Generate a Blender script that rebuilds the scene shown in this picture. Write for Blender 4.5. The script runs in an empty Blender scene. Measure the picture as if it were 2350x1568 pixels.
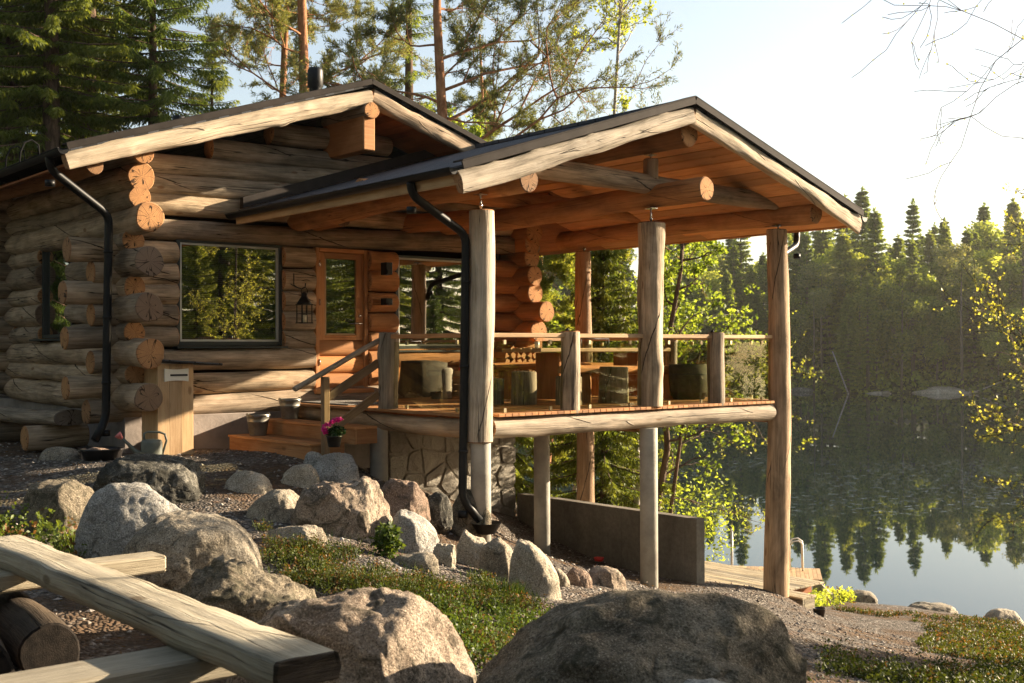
import bpy, bmesh, math, random
import numpy as np
from mathutils import Vector, Matrix, noise

# world axes: x runs along the cabin's front wall, y away from the lakeside path towards the forest, z up; 0 = terrace deck
scene = bpy.context.scene
col = scene.collection

# ------------------------------------------------------------------ camera
CAM = Vector((-8.0722, -10.2031, 0.7114))
RIGHT = Vector((0.767288, -0.641294, -0.003281))
UPV = Vector((-0.002049, -0.007568, 0.999969))
FWD = Vector((0.641299, 0.767258, 0.007121))
cam_data = bpy.data.cameras.new('camera')
cam = bpy.data.objects.new('camera', cam_data)
col.objects.link(cam)
m3 = Matrix((RIGHT, UPV, -FWD)).transposed()
cam.matrix_world = Matrix.Translation(CAM) @ m3.to_4x4()
cam_data.sensor_width = 36.0
cam_data.lens = 36.0 * 2696.3 / 2350.0
cam_data.clip_end = 3000
cam_data.dof.use_dof = True
cam_data.dof.focus_distance = 14.5
cam_data.dof.aperture_fstop = 5.6
scene.camera = cam

# ------------------------------------------------------------------ sky and sun
SUN_EL = math.radians(16.5)
SUN_AZ = math.radians(108.0)          # clockwise from +y
SUN_DIR = Vector((math.cos(SUN_EL) * math.sin(SUN_AZ), math.cos(SUN_EL) * math.cos(SUN_AZ), math.sin(SUN_EL)))
world = bpy.data.worlds.new('World')
scene.world = world
world.use_nodes = True
wn = world.node_tree
bg = wn.nodes['Background']
sky = wn.nodes.new('ShaderNodeTexSky')
sky.sky_type = 'NISHITA'
sky.sun_disc = False
sky.sun_elevation = SUN_EL
sky.sun_rotation = SUN_AZ
sky.air_density = 1.0
sky.dust_density = 1.6
sky.ozone_density = 1.2
hsv = wn.nodes.new('ShaderNodeHueSaturation'); hsv.inputs['Saturation'].default_value = .80
wn.links.new(sky.outputs[0], hsv.inputs['Color'])
wb = wn.nodes.new('ShaderNodeMixRGB'); wb.blend_type = 'MULTIPLY'; wb.inputs[0].default_value = 1.0; wb.inputs[2].default_value = (1.05, 1.0, .93, 1)     # warm white balance
wn.links.new(hsv.outputs[0], wb.inputs[1]); wn.links.new(wb.outputs[0], bg.inputs[0])
bg.inputs[1].default_value = 0.068
sd = bpy.data.lights.new('sun', 'SUN')
sd.energy = 5.0
sd.angle = math.radians(0.5)
sd.color = (1.0, 0.81, 0.58)
sun = bpy.data.objects.new('sun', sd)
col.objects.link(sun)
sun.rotation_euler = SUN_DIR.to_track_quat('Z', 'Y').to_euler()
sun.location = (40, -15, 30)
scene.view_settings.view_transform = 'Standard'
scene.view_settings.look = 'None'
scene.view_settings.exposure = 2.0
scene.view_settings.gamma = 1.0
scene.view_settings.use_curve_mapping = False
scene.cycles.max_bounces = 8
scene.cycles.transparent_max_bounces = 12
scene.cycles.use_denoising = True
scene.cycles.caustics_reflective = False
scene.cycles.caustics_refractive = False

# ------------------------------------------------------------------ materials
MATS = {}
class NT:
    def __init__(s, name):
        s.m = bpy.data.materials.new(name); s.m.use_nodes = True
        s.t = s.m.node_tree; s.b = s.t.nodes['Principled BSDF']; s.out = s.t.nodes['Material Output']
        MATS[name] = s.m
    def n(s, typ, **kw):
        nd = s.t.nodes.new('ShaderNode' + typ)
        for k, v in kw.items():
            if k.startswith('_'): setattr(nd, k[1:], v)
            else: nd.inputs[k.replace('_', ' ')].default_value = v
        return nd
    def l(s, a, b): s.t.links.new(a, b)
    def mapped(s, src, scale, loc=(0, 0, 0)):
        mp = s.n('Mapping'); mp.inputs['Scale'].default_value = scale; mp.inputs['Location'].default_value = loc
        s.l(src, mp.inputs['Vector']); return mp.outputs[0]
    def noise(s, vec, scale, detail=5, rough=.6, dist=0.0):
        nd = s.n('TexNoise'); nd.inputs['Scale'].default_value = scale; nd.inputs['Detail'].default_value = detail
        nd.inputs['Roughness'].default_value = rough; nd.inputs['Distortion'].default_value = dist
        s.l(vec, nd.inputs['Vector']); return nd.outputs['Fac']
    def ramp(s, fac, stops):
        r = s.n('ValToRGB'); e = r.color_ramp.elements
        while len(e) < len(stops): e.new(0.5)
        for el, (p, c) in zip(e, stops):
            el.position = p; el.color = (c[0], c[1], c[2], 1) if not isinstance(c, (int, float)) else (c, c, c, 1)
        s.l(fac, r.inputs[0]); return r.outputs[0]
    def mix(s, fac, a, b, blend='MIX'):
        m = s.n('MixRGB', _blend_type=blend)
        for i, v in ((0, fac), (1, a), (2, b)):
            if isinstance(v, (int, float)): m.inputs[i].default_value = v if i == 0 else (v, v, v, 1)
            elif isinstance(v, tuple): m.inputs[i].default_value = (*v, 1)
            else: s.l(v, m.inputs[i])
        return m.outputs[0]
    def math(s, op, a, b=0.0, clamp=False):
        m = s.n('Math', _operation=op); m.use_clamp = clamp
        for i, v in ((0, a), (1, b)):
            if isinstance(v, (int, float)): m.inputs[i].default_value = v
            else: s.l(v, m.inputs[i])
        return m.outputs[0]
    def bump(s, h, strength, dist=.02):
        b = s.n('Bump'); b.inputs['Strength'].default_value = strength; b.inputs['Distance'].default_value = dist
        s.l(h, b.inputs['Height']); s.l(b.outputs[0], s.b.inputs['Normal']); return b
    def set(s, color=None, rough=None, metal=None, spec=None):
        for k, v in (('Base Color', color), ('Roughness', rough), ('Metallic', metal), ('Specular IOR Level', spec)):
            if v is None: continue
            if isinstance(v, (int, float)): s.b.inputs[k].default_value = v
            elif isinstance(v, tuple): s.b.inputs[k].default_value = (*v, 1)
            else: s.l(v, s.b.inputs[k])
        return s
    def attr(s, name):
        a = s.n('Attribute'); a.attribute_name = name; return a.outputs['Fac']

def wood(name, dark, mid, light, warmcol, crack=.5, bumps=.6, rough=.85, sx=1.0):
    """grain runs along UV x (metres); 'rnd' gives each log its own tint, 'warm' the share of unweathered colour, under the porch also painted-in bounce light"""
    t = NT(name); uv = t.n('UVMap').outputs[0]; rnd = t.attr('rnd'); warm = t.attr('warm')
    v1 = t.mapped(uv, (1.3 * sx, 26, 1)); v2 = t.mapped(uv, (4.0 * sx, 110, 1)); v3 = t.mapped(uv, (1.6, 3.2, 1))
    a = t.noise(v1, 1.0, 6, .65, .6); b = t.noise(v2, 1.0, 4, .7); c = t.noise(v3, 1.0, 4, .6, .5)
    f = t.math('ADD', t.math('MULTIPLY', a, .36), t.math('ADD', t.math('MULTIPLY', b, .24), t.math('MULTIPLY', c, .46)))
    base = t.ramp(f, [(.36, dark), (.5, mid), (.66, light)])
    wf = t.math('ADD', warm, t.math('MULTIPLY', t.math('SUBTRACT', c, .5), .9), True)
    wcol = t.ramp(f, [(.34, tuple(x * .55 for x in warmcol)), (.62, warmcol)])
    base = t.mix(wf, base, wcol)
    tint = t.ramp(rnd, [(0, (.66, .64, .62)), (.5, (.98, .95, .92)), (1, (1.22, 1.12, .98))])
    base = t.mix(1.0, base, tint, 'MULTIPLY')
    # knots
    vor = t.n('TexVoronoi'); vor.inputs['Scale'].default_value = 1.0; t.l(t.mapped(uv, (1.6, 3.4, 1)), vor.inputs['Vector'])
    kn = t.ramp(vor.outputs['Distance'], [(.0, 1.0), (.075, .75), (.11, 0.0)])
    base = t.mix(t.math('MULTIPLY', kn, .75), base, (warmcol[0] * .35, warmcol[1] * .28, warmcol[2] * .22))
    # drying cracks along the grain
    cr = t.noise(t.mapped(uv, (.22 * sx, 11, 1), (3.1, 7.7, 0)), 1.0, 3, .6, .25)
    cr = t.math('ABSOLUTE', t.math('SUBTRACT', cr, .5))
    gate = t.ramp(t.noise(t.mapped(uv, (.5, 1.3, 1)), 1.0, 1, .5), [(.50, 0.0), (.56, 1.0)])
    crm = t.math('MULTIPLY', t.ramp(cr, [(.0, .9), (.004, .55), (.009, 0.0)]), gate)
    if crack >= .5:      # long drying checks that spiral slowly round the log
        su = t.n('SeparateXYZ'); t.l(uv, su.inputs[0])
        q = t.math('ADD', t.math('ADD', t.math('MULTIPLY', su.outputs[1], 1.15), t.math('MULTIPLY', su.outputs[0], .33)), t.math('MULTIPLY', c, .12))
        q = t.math('ABSOLUTE', t.math('SUBTRACT', t.math('FRACT', q), .5))
        g2 = t.ramp(t.noise(t.mapped(uv, (.9, .35, 1), (9, 2, 0)), 1.0, 2, .5), [(.44, 0.0), (.50, 1.0)])
        crm = t.math('MAXIMUM', crm, t.math('MULTIPLY', t.ramp(q, [(.0, .75), (.004, .6), (.009, 0.0)]), g2))
    base = t.mix(t.math('MULTIPLY', crm, crack * 1.6, True), base, (.02, .014, .01))
    h = t.math('ADD', t.math('MULTIPLY', a, .6), t.math('ADD', t.math('MULTIPLY', b, .35), t.math('MULTIPLY', c, .4)))
    h = t.math('SUBTRACT', h, t.math('MULTIPLY', crm, 1.2 * crack))
    t.bump(h, bumps, .02); t.set(base, rough, spec=.2); return t.m

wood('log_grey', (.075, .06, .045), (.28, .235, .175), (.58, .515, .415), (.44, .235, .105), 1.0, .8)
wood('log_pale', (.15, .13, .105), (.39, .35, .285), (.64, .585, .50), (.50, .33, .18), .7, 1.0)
wood('log_warm', (.11, .06, .03), (.26, .145, .07), (.42, .26, .13), (.48, .20, .06), .5, .6)
wood('plank_orange', (.27, .125, .05), (.42, .205, .085), (.54, .30, .14), (.50, .24, .095), .3, .3, .7)
wood('soffit_board', (.36, .17, .07), (.56, .29, .13), (.66, .38, .19), (.60, .31, .14), .2, .3, .7)  # brighter than the other planks: lake and deck bounce put into the colour
wood('plank_light', (.32, .20, .10), (.50, .34, .19), (.62, .46, .28), (.56, .34, .15), .3, .3, .7)
wood('plank_red', (.16, .06, .025), (.32, .125, .05), (.44, .19, .08), (.42, .16, .06), .2, .4, .7)
wood('plank_grey', (.13, .115, .085), (.33, .30, .23), (.52, .485, .39), (.30, .24, .15), .6, 1.1, .9, .6)
wood('log_bark_dark', (.02, .017, .014), (.055, .045, .036), (.11, .09, .07), (.09, .06, .035), .5, 1.0)
wood('stair_rail', (.10, .065, .038), (.20, .14, .085), (.30, .22, .14), (.27, .13, .055), .4, .4)

def end_grain(name, c1, c2, dark):
    t = NT(name); uv = t.n('UVMap').outputs[0]; rnd = t.attr('rnd')
    sep = t.n('SeparateXYZ'); t.l(uv, sep.inputs[0])
    x = t.math('SUBTRACT', t.math('FRACT', sep.outputs[0]), .5); y = t.math('SUBTRACT', t.math('FRACT', sep.outputs[1]), .5)
    r = t.math('SQRT', t.math('ADD', t.math('MULTIPLY', x, x), t.math('MULTIPLY', y, y)))
    nz = t.noise(uv, 9, 3, .6)
    ring = t.math('SINE', t.math('MULTIPLY', t.math('ADD', r, t.math('MULTIPLY', nz, .05)), 120))
    ang = t.math('ARCTAN2', y, x)
    cmb = t.n('CombineXYZ'); t.l(t.math('MULTIPLY', ang, 1.0), cmb.inputs[0]); t.l(t.math('MULTIPLY', r, .6), cmb.inputs[1]); t.l(t.math('MULTIPLY', rnd, 40), cmb.inputs[2])
    rad = t.noise(cmb.outputs[0], 1.5, 1, .5)
    rad = t.math('ABSOLUTE', t.math('SUBTRACT', rad, .5))
    crk = t.ramp(rad, [(0, 1.0), (.008, .8), (.018, 0.0)])
    base = t.mix(t.ramp(ring, [(0, 0.0), (1, .75)]), c1, c2)
    base = t.mix(t.ramp(t.noise(uv, 4, 4, .6), [(.35, 0.0), (.75, .6)]), base, dark)
    base = t.mix(t.ramp(r, [(.30, 0.0), (.46, .55)]), base, dark)
    base = t.mix(t.ramp(rnd, [(.3, 0.0), (1, .9)]), base, (.15, .12, .095))
    base = t.mix(t.math('MULTIPLY', crk, 1.0), base, (.02, .012, .008))
    t.bump(t.math('SUBTRACT', t.math('MULTIPLY', ring, .15), crk), .5, .008)
    t.set(base, .85, spec=.2)
end_grain('log_end', (.50, .27, .115), (.40, .19, .075), (.30, .15, .07))
end_grain('log_end_grey', (.36, .29, .21), (.27, .20, .14), (.13, .10, .075))

def rock(name, c1, c2, c3, spot=.5, lichen=(.06, .055, .045), lich=.3):
    t = NT(name); oc = t.n('TexCoord').outputs['Object']
    a = t.noise(oc, 2.2, 7, .62, .4); b = t.noise(oc, 26, 5, .7); c = t.noise(oc, 90, 3, .7); d = t.noise(oc, 5.5, 8, .7, 1.2)
    base = t.ramp(a, [(.34, c1), (.5, c2), (.66, c3)])
    base = t.mix(t.ramp(b, [(.40, .0), (.66, spot)]), base, tuple(x * .45 for x in c2))
    base = t.mix(t.ramp(c, [(.3, .8), (.46, 0.0)]), base, tuple(min(1, x * 1.45) for x in c3))
    base = t.mix(t.ramp(c, [(.54, 0.0), (.64, .85)]), base, tuple(x * .3 for x in c1))
    base = t.mix(t.ramp(d, [(.62 - lich * .3, .0), (.70 - lich * .2, .85)]), base, lichen)
    vk = t.n('TexVoronoi', _feature='DISTANCE_TO_EDGE'); vk.inputs['Scale'].default_value = 1.3
    wv = t.mix(.35, oc, t.n('TexNoise').outputs['Color']); t.l(t.mapped(wv, (1, 1.6, 1)), vk.inputs['Vector'])
    ck = t.math('MULTIPLY', t.ramp(vk.outputs['Distance'], [(0, 1.0), (.012, .5), (.03, 0.0)]), t.ramp(a, [(.5, 0.0), (.56, 1.0)]))
    base = t.mix(t.math('MULTIPLY', ck, .6), base, tuple(x * .25 for x in c1))
    h = t.math('ADD', t.math('MULTIPLY', d, 1.3), t.math('ADD', t.math('MULTIPLY', b, .55), t.math('MULTIPLY', c, .22)))
    t.bump(t.math('SUBTRACT', h, t.math('MULTIPLY', ck, .5)), .95, .045); t.set(base, .9, spec=.2)
rock('rock_tan', (.21, .175, .125), (.37, .32, .245), (.52, .465, .37), .5)
rock('rock_brown', (.125, .10, .07), (.25, .21, .15), (.38, .33, .25), .55, (.05, .048, .03), .45)
rock('rock_grey', (.28, .265, .235), (.45, .43, .385), (.60, .57, .52), .5, (.12, .11, .09), .2)
rock('rock_dark', (.09, .083, .067), (.19, .18, .15), (.40, .385, .34), .6, (.025, .025, .02), .8)
rock('rock_cream', (.33, .275, .20), (.50, .435, .335), (.64, .57, .46), .45, (.2, .165, .115), .15)
rock('rock_pink', (.23, .17, .125), (.39, .31, .235), (.52, .44, .35), .5, (.06, .053, .035), .4)
rock('rock_red', (.18, .12, .085), (.31, .22, .165), (.42, .33, .26), .5, (.06, .052, .038), .35)

def simple(name, color, rough=.6, metal=0.0, spec=.5, nscale=None, namt=.3, nb=0.0):
    t = NT(name)
    if nscale:
        oc = t.n('TexCoord').outputs['Object']; a = t.noise(oc, nscale, 5, .6)
        c = t.mix(t.ramp(a, [(.35, 0.0), (.65, 1.0)]), tuple(x * (1 - namt) for x in color), tuple(min(1, x * (1 + namt)) for x in color))
        t.set(c, rough, metal, spec)
        if nb: t.bump(t.noise(oc, nscale * 8, 4, .7), nb, .01)
    else: t.set(color, rough, metal, spec)
    return t.m
simple('black_metal', (.006, .007, .008), .45, .0, .25, 6, .3)
simple('trim_metal', (.035, .03, .027), .7, .0, .06, 5, .2)
simple('frame_dark', (.018, .026, .026), .4, 0, .5)
simple('frame_white', (.46, .47, .42), .5)
simple('blind', (.42, .42, .38), .6)
simple('interior', (.10, .06, .035), .9)
simple('concrete', (.40, .385, .335), .85, 0, .3, 3.5, .2, .35)
simple('plinth', (.26, .225, .20), .9, 0, .3, 2.5, .25, .5)
simple('zinc', (.30, .29, .25), .42, .75, .5, 5, .25)
simple('steel', (.55, .55, .54), .25, 1.0)
simple('brass_bolt', (.40, .34, .22), .4, 1.0)
simple('plastic_green', (.13, .14, .11), .45, 0, .5, 7, .15)
simple('plastic_pink', (.75, .22, .2), .5)
simple('plastic_white', (.74, .70, .60), .4)
simple('slot_black', (.01, .01, .01), .6)
simple('orange_plastic', (.62, .10, .03), .5)
simple('paper', (.7, .68, .6), .8)
simple('red_paint', (.6, .03, .02), .5)
simple('tub_black', (.02, .018, .018), .35, 0, .5, 8, .3)
simple('barrel_wood', (.045, .033, .02), .75, 0, .2, 9, .4)
simple('black_matt', (.012, .012, .012), .8, 0, .08)
simple('petal', (.72, .03, .30), .6)
simple('mat_grey', (.22, .21, .19), .95, 0, .1, 60, .5, .8)
simple('rubber', (.015, .015, .015), .8)
simple('shadowed', (.018, .014, .011), .9, 0, .2, 20, .6, .8)  # near-black log ends: shade under the bench put into the colour
simple('candle', (.7, .62, .4), .5)
simple('cup', (.62, .62, .6), .3)

t = NT('concrete_dark'); oc = t.n('TexCoord').outputs['Object']       # board marks, runs and a damp foot
n1 = t.noise(t.mapped(oc, (1.6, 1.6, .9)), 1.0, 5, .6, .5); n2 = t.noise(oc, 18, 5, .7)
cc = t.mix(1.0, t.ramp(n1, [(.3, (.15, .135, .11)), (.7, (.26, .24, .20))]), t.ramp(n2, [(.3, .75), (.7, 1.15)]), 'MULTIPLY')
sz_ = t.n('SeparateXYZ'); t.l(oc, sz_.inputs[0]); ln_ = t.math('ABSOLUTE', t.math('SUBTRACT', t.math('FRACT', t.math('MULTIPLY', sz_.outputs[1], .82)), .5))
ln_ = t.ramp(ln_, [(0, .6), (.005, 0.0)]); hl_ = t.math('ABSOLUTE', t.math('SUBTRACT', t.math('FRACT', t.math('MULTIPLY', sz_.outputs[2], 3.1)), .5)); hl_ = t.ramp(hl_, [(0, .2), (.01, 0.0)])
t.set(t.mix(t.math('MAXIMUM', ln_, hl_), cc, (.10, .09, .075)), .9, spec=.2); t.bump(t.math('SUBTRACT', t.math('MULTIPLY', n2, .5), t.math('MAXIMUM', ln_, hl_)), .5, .012)
t = NT('shingle'); oc = t.n('TexCoord').outputs['Object']
br = t.n('TexBrick'); br.inputs['Scale'].default_value = 1.0; br.inputs['Mortar Size'].default_value = .012; br.inputs['Brick Width'].default_value = .33; br.inputs['Row Height'].default_value = .16
br.inputs['Color1'].default_value = (.035, .042, .055, 1); br.inputs['Color2'].default_value = (.06, .066, .08, 1); br.inputs['Mortar'].default_value = (.006, .007, .009, 1)
t.l(t.n('UVMap').outputs[0], br.inputs['Vector'])
gr = t.noise(oc, 160, 2, .7)
t.set(t.mix(.5, br.outputs[0], t.mix(1.0, br.outputs[0], t.ramp(gr, [(.3, .4), (.7, 1.7)]), 'MULTIPLY')), .8, spec=.4)
t.bump(t.math('ADD', t.math('MULTIPLY', br.outputs['Fac'], -1.0), t.math('MULTIPLY', gr, .3)), .8, .02)

t = NT('stone_cladding'); oc = t.n('TexCoord').outputs['Object']
nd = t.n('TexNoise'); nd.inputs['Scale'].default_value = 1.7; t.l(oc, nd.inputs['Vector'])
wv = t.mix(.16, oc, nd.outputs['Color'])
ve = t.n('TexVoronoi', _feature='DISTANCE_TO_EDGE'); ve.inputs['Scale'].default_value = 1.9; t.l(wv, ve.inputs['Vector'])
vc = t.n('TexVoronoi'); vc.inputs['Scale'].default_value = 1.9; t.l(wv, vc.inputs['Vector'])
a = t.noise(oc, 9, 6, .65); sepc = t.n('SeparateXYZ'); t.l(vc.outputs['Color'], sepc.inputs[0])
base = t.mix(sepc.outputs[0], (.27, .245, .20), (.45, .42, .345)); base = t.mix(1.0, base, t.ramp(a, [(.3, .68), (.7, 1.15)]), 'MULTIPLY')
jn = t.ramp(ve.outputs['Distance'], [(0, 1.0), (.03, .8), (.055, 0.0)])
t.set(t.mix(jn, base, (.22, .20, .165)), .9, spec=.2)
t.bump(t.math('ADD', t.ramp(ve.outputs['Distance'], [(.02, 0.0), (.06, .55), (.3, .65)]), t.math('MULTIPLY', t.noise(oc, 3, 7, .7, 1.5), .9)), 1.0, .07)

t = NT('stone_slab'); oc = t.n('TexCoord').outputs['Object']; a = t.noise(oc, 5, 7, .7, .8)
t.set(t.mix(1.0, t.ramp(t.attr('rnd'), [(0, (.22, .20, .165)), (.5, (.34, .315, .265)), (1, (.46, .43, .36))]), t.ramp(a, [(.3, .7), (.7, 1.15)]), 'MULTIPLY'), .9, spec=.2); t.bump(a, 1.0, .05)
simple('mortar', (.30, .275, .23), .95, 0, .1, 14, .25, .6)
def glass(name, tint, refl=1.0, rough=0.0, tmix=0.0):
    m = bpy.data.materials.new(name); m.use_nodes = True; MATS[name] = m
    nt = m.node_tree; nt.nodes.clear(); o = nt.nodes.new('ShaderNodeOutputMaterial')
    tr = nt.nodes.new('ShaderNodeBsdfTransparent'); tr.inputs[0].default_value = (*tint, 1)
    gl = nt.nodes.new('ShaderNodeBsdfGlossy'); gl.inputs['Roughness'].default_value = rough; gl.inputs[0].default_value = (.95, .97, .95, 1)
    fr = nt.nodes.new('ShaderNodeFresnel'); fr.inputs[0].default_value = 1.52
    mm = nt.nodes.new('ShaderNodeMath'); mm.operation = 'MULTIPLY_ADD'; mm.inputs[1].default_value = 1.7 * refl; mm.inputs[2].default_value = tmix; mm.use_clamp = True
    mx = nt.nodes.new('ShaderNodeMixShader')
    ge = nt.nodes.new('ShaderNodeNewGeometry'); inv = nt.nodes.new('ShaderNodeMath'); inv.operation = 'SUBTRACT'; inv.inputs[0].default_value = 1.0; nt.links.new(ge.outputs['Backfacing'], inv.inputs[1])
    fm = nt.nodes.new('ShaderNodeMath'); fm.operation = 'MULTIPLY'; nt.links.new(mm.outputs[0], fm.inputs[0]); nt.links.new(inv.outputs[0], fm.inputs[1])
    nt.links.new(fr.outputs[0], mm.inputs[0]); nt.links.new(fm.outputs[0], mx.inputs[0])
    nt.links.new(tr.outputs[0], mx.inputs[1]); nt.links.new(gl.outputs[0], mx.inputs[2]); nt.links.new(mx.outputs[0], o.inputs[0])
glass('window_glass', (.55, .57, .50), 1.6, 0, .28)
glass('rail_glass', (.84, .86, .76), .7, 0, .03)

t = NT('lake_water'); oc = t.n('TexCoord').outputs['Object']
t.set((.0035, .012, .013), .015, spec=.5); t.b.inputs['IOR'].default_value = 1.33
w1 = t.noise(t.mapped(oc, (.9, .9, 1)), 1.0, 2, .5); w2 = t.noise(t.mapped(oc, (.2, .2, 1)), 1.0, 2, .5)
rp = t.ramp(t.noise(t.mapped(oc, (2.6, 2.6, 1)), 1.0, 3, .6), [(.60, 0.0), (.74, 1.0)])
geo = t.n('NewGeometry'); dv = t.n('VectorMath', _operation='DISTANCE'); t.l(geo.outputs['Position'], dv.inputs[0]); dv.inputs[1].default_value = (CAM.x, CAM.y, -4.9)
band = t.ramp(t.math('DIVIDE', dv.outputs['Value'], 100), [(.40, 0.0), (.46, 1.0), (.56, 1.0), (.66, 0.0)])
patch = t.ramp(t.noise(t.mapped(oc, (.06, .10, 1)), 1.0, 3, .5), [(.45, 0.0), (.6, 1.0)])
bm = t.math('MULTIPLY', band, patch)
h = t.math('ADD', t.math('ADD', t.math('MULTIPLY', w1, .003), t.math('MULTIPLY', w2, .010)), t.math('MULTIPLY', t.math('MULTIPLY', rp, bm), .16))
t.bump(h, .3, .5)

t = NT('gravel'); oc = t.n('TexCoord').outputs['Object']
vo = t.n('TexVoronoi'); vo.inputs['Scale'].default_value = 34; t.l(oc, vo.inputs['Vector'])
vo2 = t.n('TexVoronoi'); vo2.inputs['Scale'].default_value = 13; t.l(oc, vo2.inputs['Vector'])
s1 = t.n('SeparateXYZ'); t.l(vo.outputs['Color'], s1.inputs[0])
s2 = t.n('SeparateXYZ'); t.l(vo2.outputs['Color'], s2.inputs[0])
base = t.ramp(s1.outputs[0], [(0, (.04, .034, .028)), (.5, (.105, .09, .076)), (.85, (.18, .158, .137)), (1, (.33, .30, .265))])
soil = t.ramp(t.noise(oc, 7, 6, .7), [(.3, (.04, .027, .016)), (.7, (.15, .092, .052))])
big = t.noise(oc, .55, 4, .6, .5)
# bare soil and needle litter away from the raked gravel
base = t.mix(t.ramp(big, [(.46, 0.0), (.56, .85)]), base, soil)
base = t.mix(t.ramp(t.noise(oc, 3.5, 5, .7), [(.58, 0.0), (.7, .5)]), base, (.16, .075, .035))
t.set(base, .95, spec=.15)
t.bump(t.math('SUBTRACT', 1.0, t.math('ADD', vo.outputs['Distance'], t.math('MULTIPLY', vo2.outputs['Distance'], .6))), 1.0, .03)

t = NT('forest_floor'); oc = t.n('TexCoord').outputs['Object']
t.set(t.ramp(t.noise(oc, .25, 8, .7), [(.3, (.02, .03, .012)), (.6, (.055, .06, .022)), (.75, (.11, .10, .06))]), .95, spec=.1)
t.bump(t.noise(oc, .8, 8, .75), 1.0, .8)

def leaf(name, c1, c2, trans=.45, rough=.55):
    m = bpy.data.materials.new(name); m.use_nodes = True; MATS[name] = m
    nt = m.node_tree; nt.nodes.clear(); N = nt.nodes.new; L = nt.links.new
    o = N('ShaderNodeOutputMaterial'); at = N('ShaderNodeAttribute'); at.attribute_name = 'rnd'
    oi = N('ShaderNodeObjectInfo')
    r = N('ShaderNodeValToRGB'); r.color_ramp.elements[0].color = (*c1, 1); r.color_ramp.elements[1].color = (*c2, 1)
    L(at.outputs['Fac'], r.inputs[0])
    hs = N('ShaderNodeHueSaturation'); L(r.outputs[0], hs.inputs['Color'])
    mm = N('ShaderNodeMath'); mm.operation = 'MULTIPLY_ADD'; mm.inputs[1].default_value = .5; mm.inputs[2].default_value = .75; L(oi.outputs['Random'], mm.inputs[0]); L(mm.outputs[0], hs.inputs['Value'])
    mh = N('ShaderNodeMath'); mh.operation = 'MULTIPLY_ADD'; mh.inputs[1].default_value = -.03; mh.inputs[2].default_value = .515; L(oi.outputs['Random'], mh.inputs[0]); L(mh.outputs[0], hs.inputs['Hue'])
    d = N('ShaderNodeBsdfPrincipled'); d.inputs['Roughness'].default_value = rough; d.inputs['Specular IOR Level'].default_value = .25
    L(hs.outputs[0], d.inputs['Base Color'])
    t2 = N('ShaderNodeBsdfTranslucent'); g = N('ShaderNodeMixRGB'); g.blend_type = 'MULTIPLY'; g.inputs[0].default_value = 1; g.inputs[2].default_value = (1.7, 1.5, .7, 1); L(hs.outputs[0], g.inputs[1]); L(g.outputs[0], t2.inputs[0])
    mx = N('ShaderNodeMixShader'); mx.inputs[0].default_value = trans; L(d.outputs[0], mx.inputs[1]); L(t2.outputs[0], mx.inputs[2]); L(mx.outputs[0], o.inputs[0])
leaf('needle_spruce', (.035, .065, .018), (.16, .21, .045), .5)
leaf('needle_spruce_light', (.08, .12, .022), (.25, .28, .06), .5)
leaf('needle_pine', (.07, .10, .045), (.24, .25, .09), .40)
leaf('leaf_birch', (.13, .19, .03), (.32, .40, .075), .55)
leaf('leaf_spring', (.17, .21, .04), (.36, .38, .10), .5)
leaf('leaf_far', (.05, .085, .02), (.25, .30, .06), .5)
leaf('leaf_far_light', (.12, .18, .035), (.36, .42, .09), .55)
leaf('leaf_berry', (.015, .026, .006), (.085, .11, .02), .25, .6)
leaf('leaf_redbrown', (.08, .045, .018), (.20, .115, .04), .3)
leaf('leaf_green', (.03, .06, .012), (.12, .17, .03), .35, .5)
leaf('leaf_dark', (.012, .035, .012), (.035, .075, .022), .25, .4)

def barkmat(name, c1, c2, scale=(6, 6, 1.6)):
    t = NT(name); oc = t.n('TexCoord').outputs['Object']
    a = t.noise(t.mapped(oc, scale), 2.0, 6, .7, .4); t.set(t.ramp(a, [(.35, c1), (.65, c2)]), .9, spec=.15)
    t.bump(a, .9, .03)
barkmat('bark_spruce', (.045, .03, .02), (.15, .10, .07))
barkmat('bark_pine', (.17, .075, .035), (.42, .21, .11))
barkmat('bark_birch', (.10, .08, .07), (.62, .58, .52), (2, 2, 9))
barkmat('bark_twig', (.06, .042, .03), (.17, .12, .085))
leaf('needle_far', (.04, .075, .02), (.20, .26, .055), .5)
barkmat('bark_far', (.10, .075, .05), (.20, .16, .12))

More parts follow.
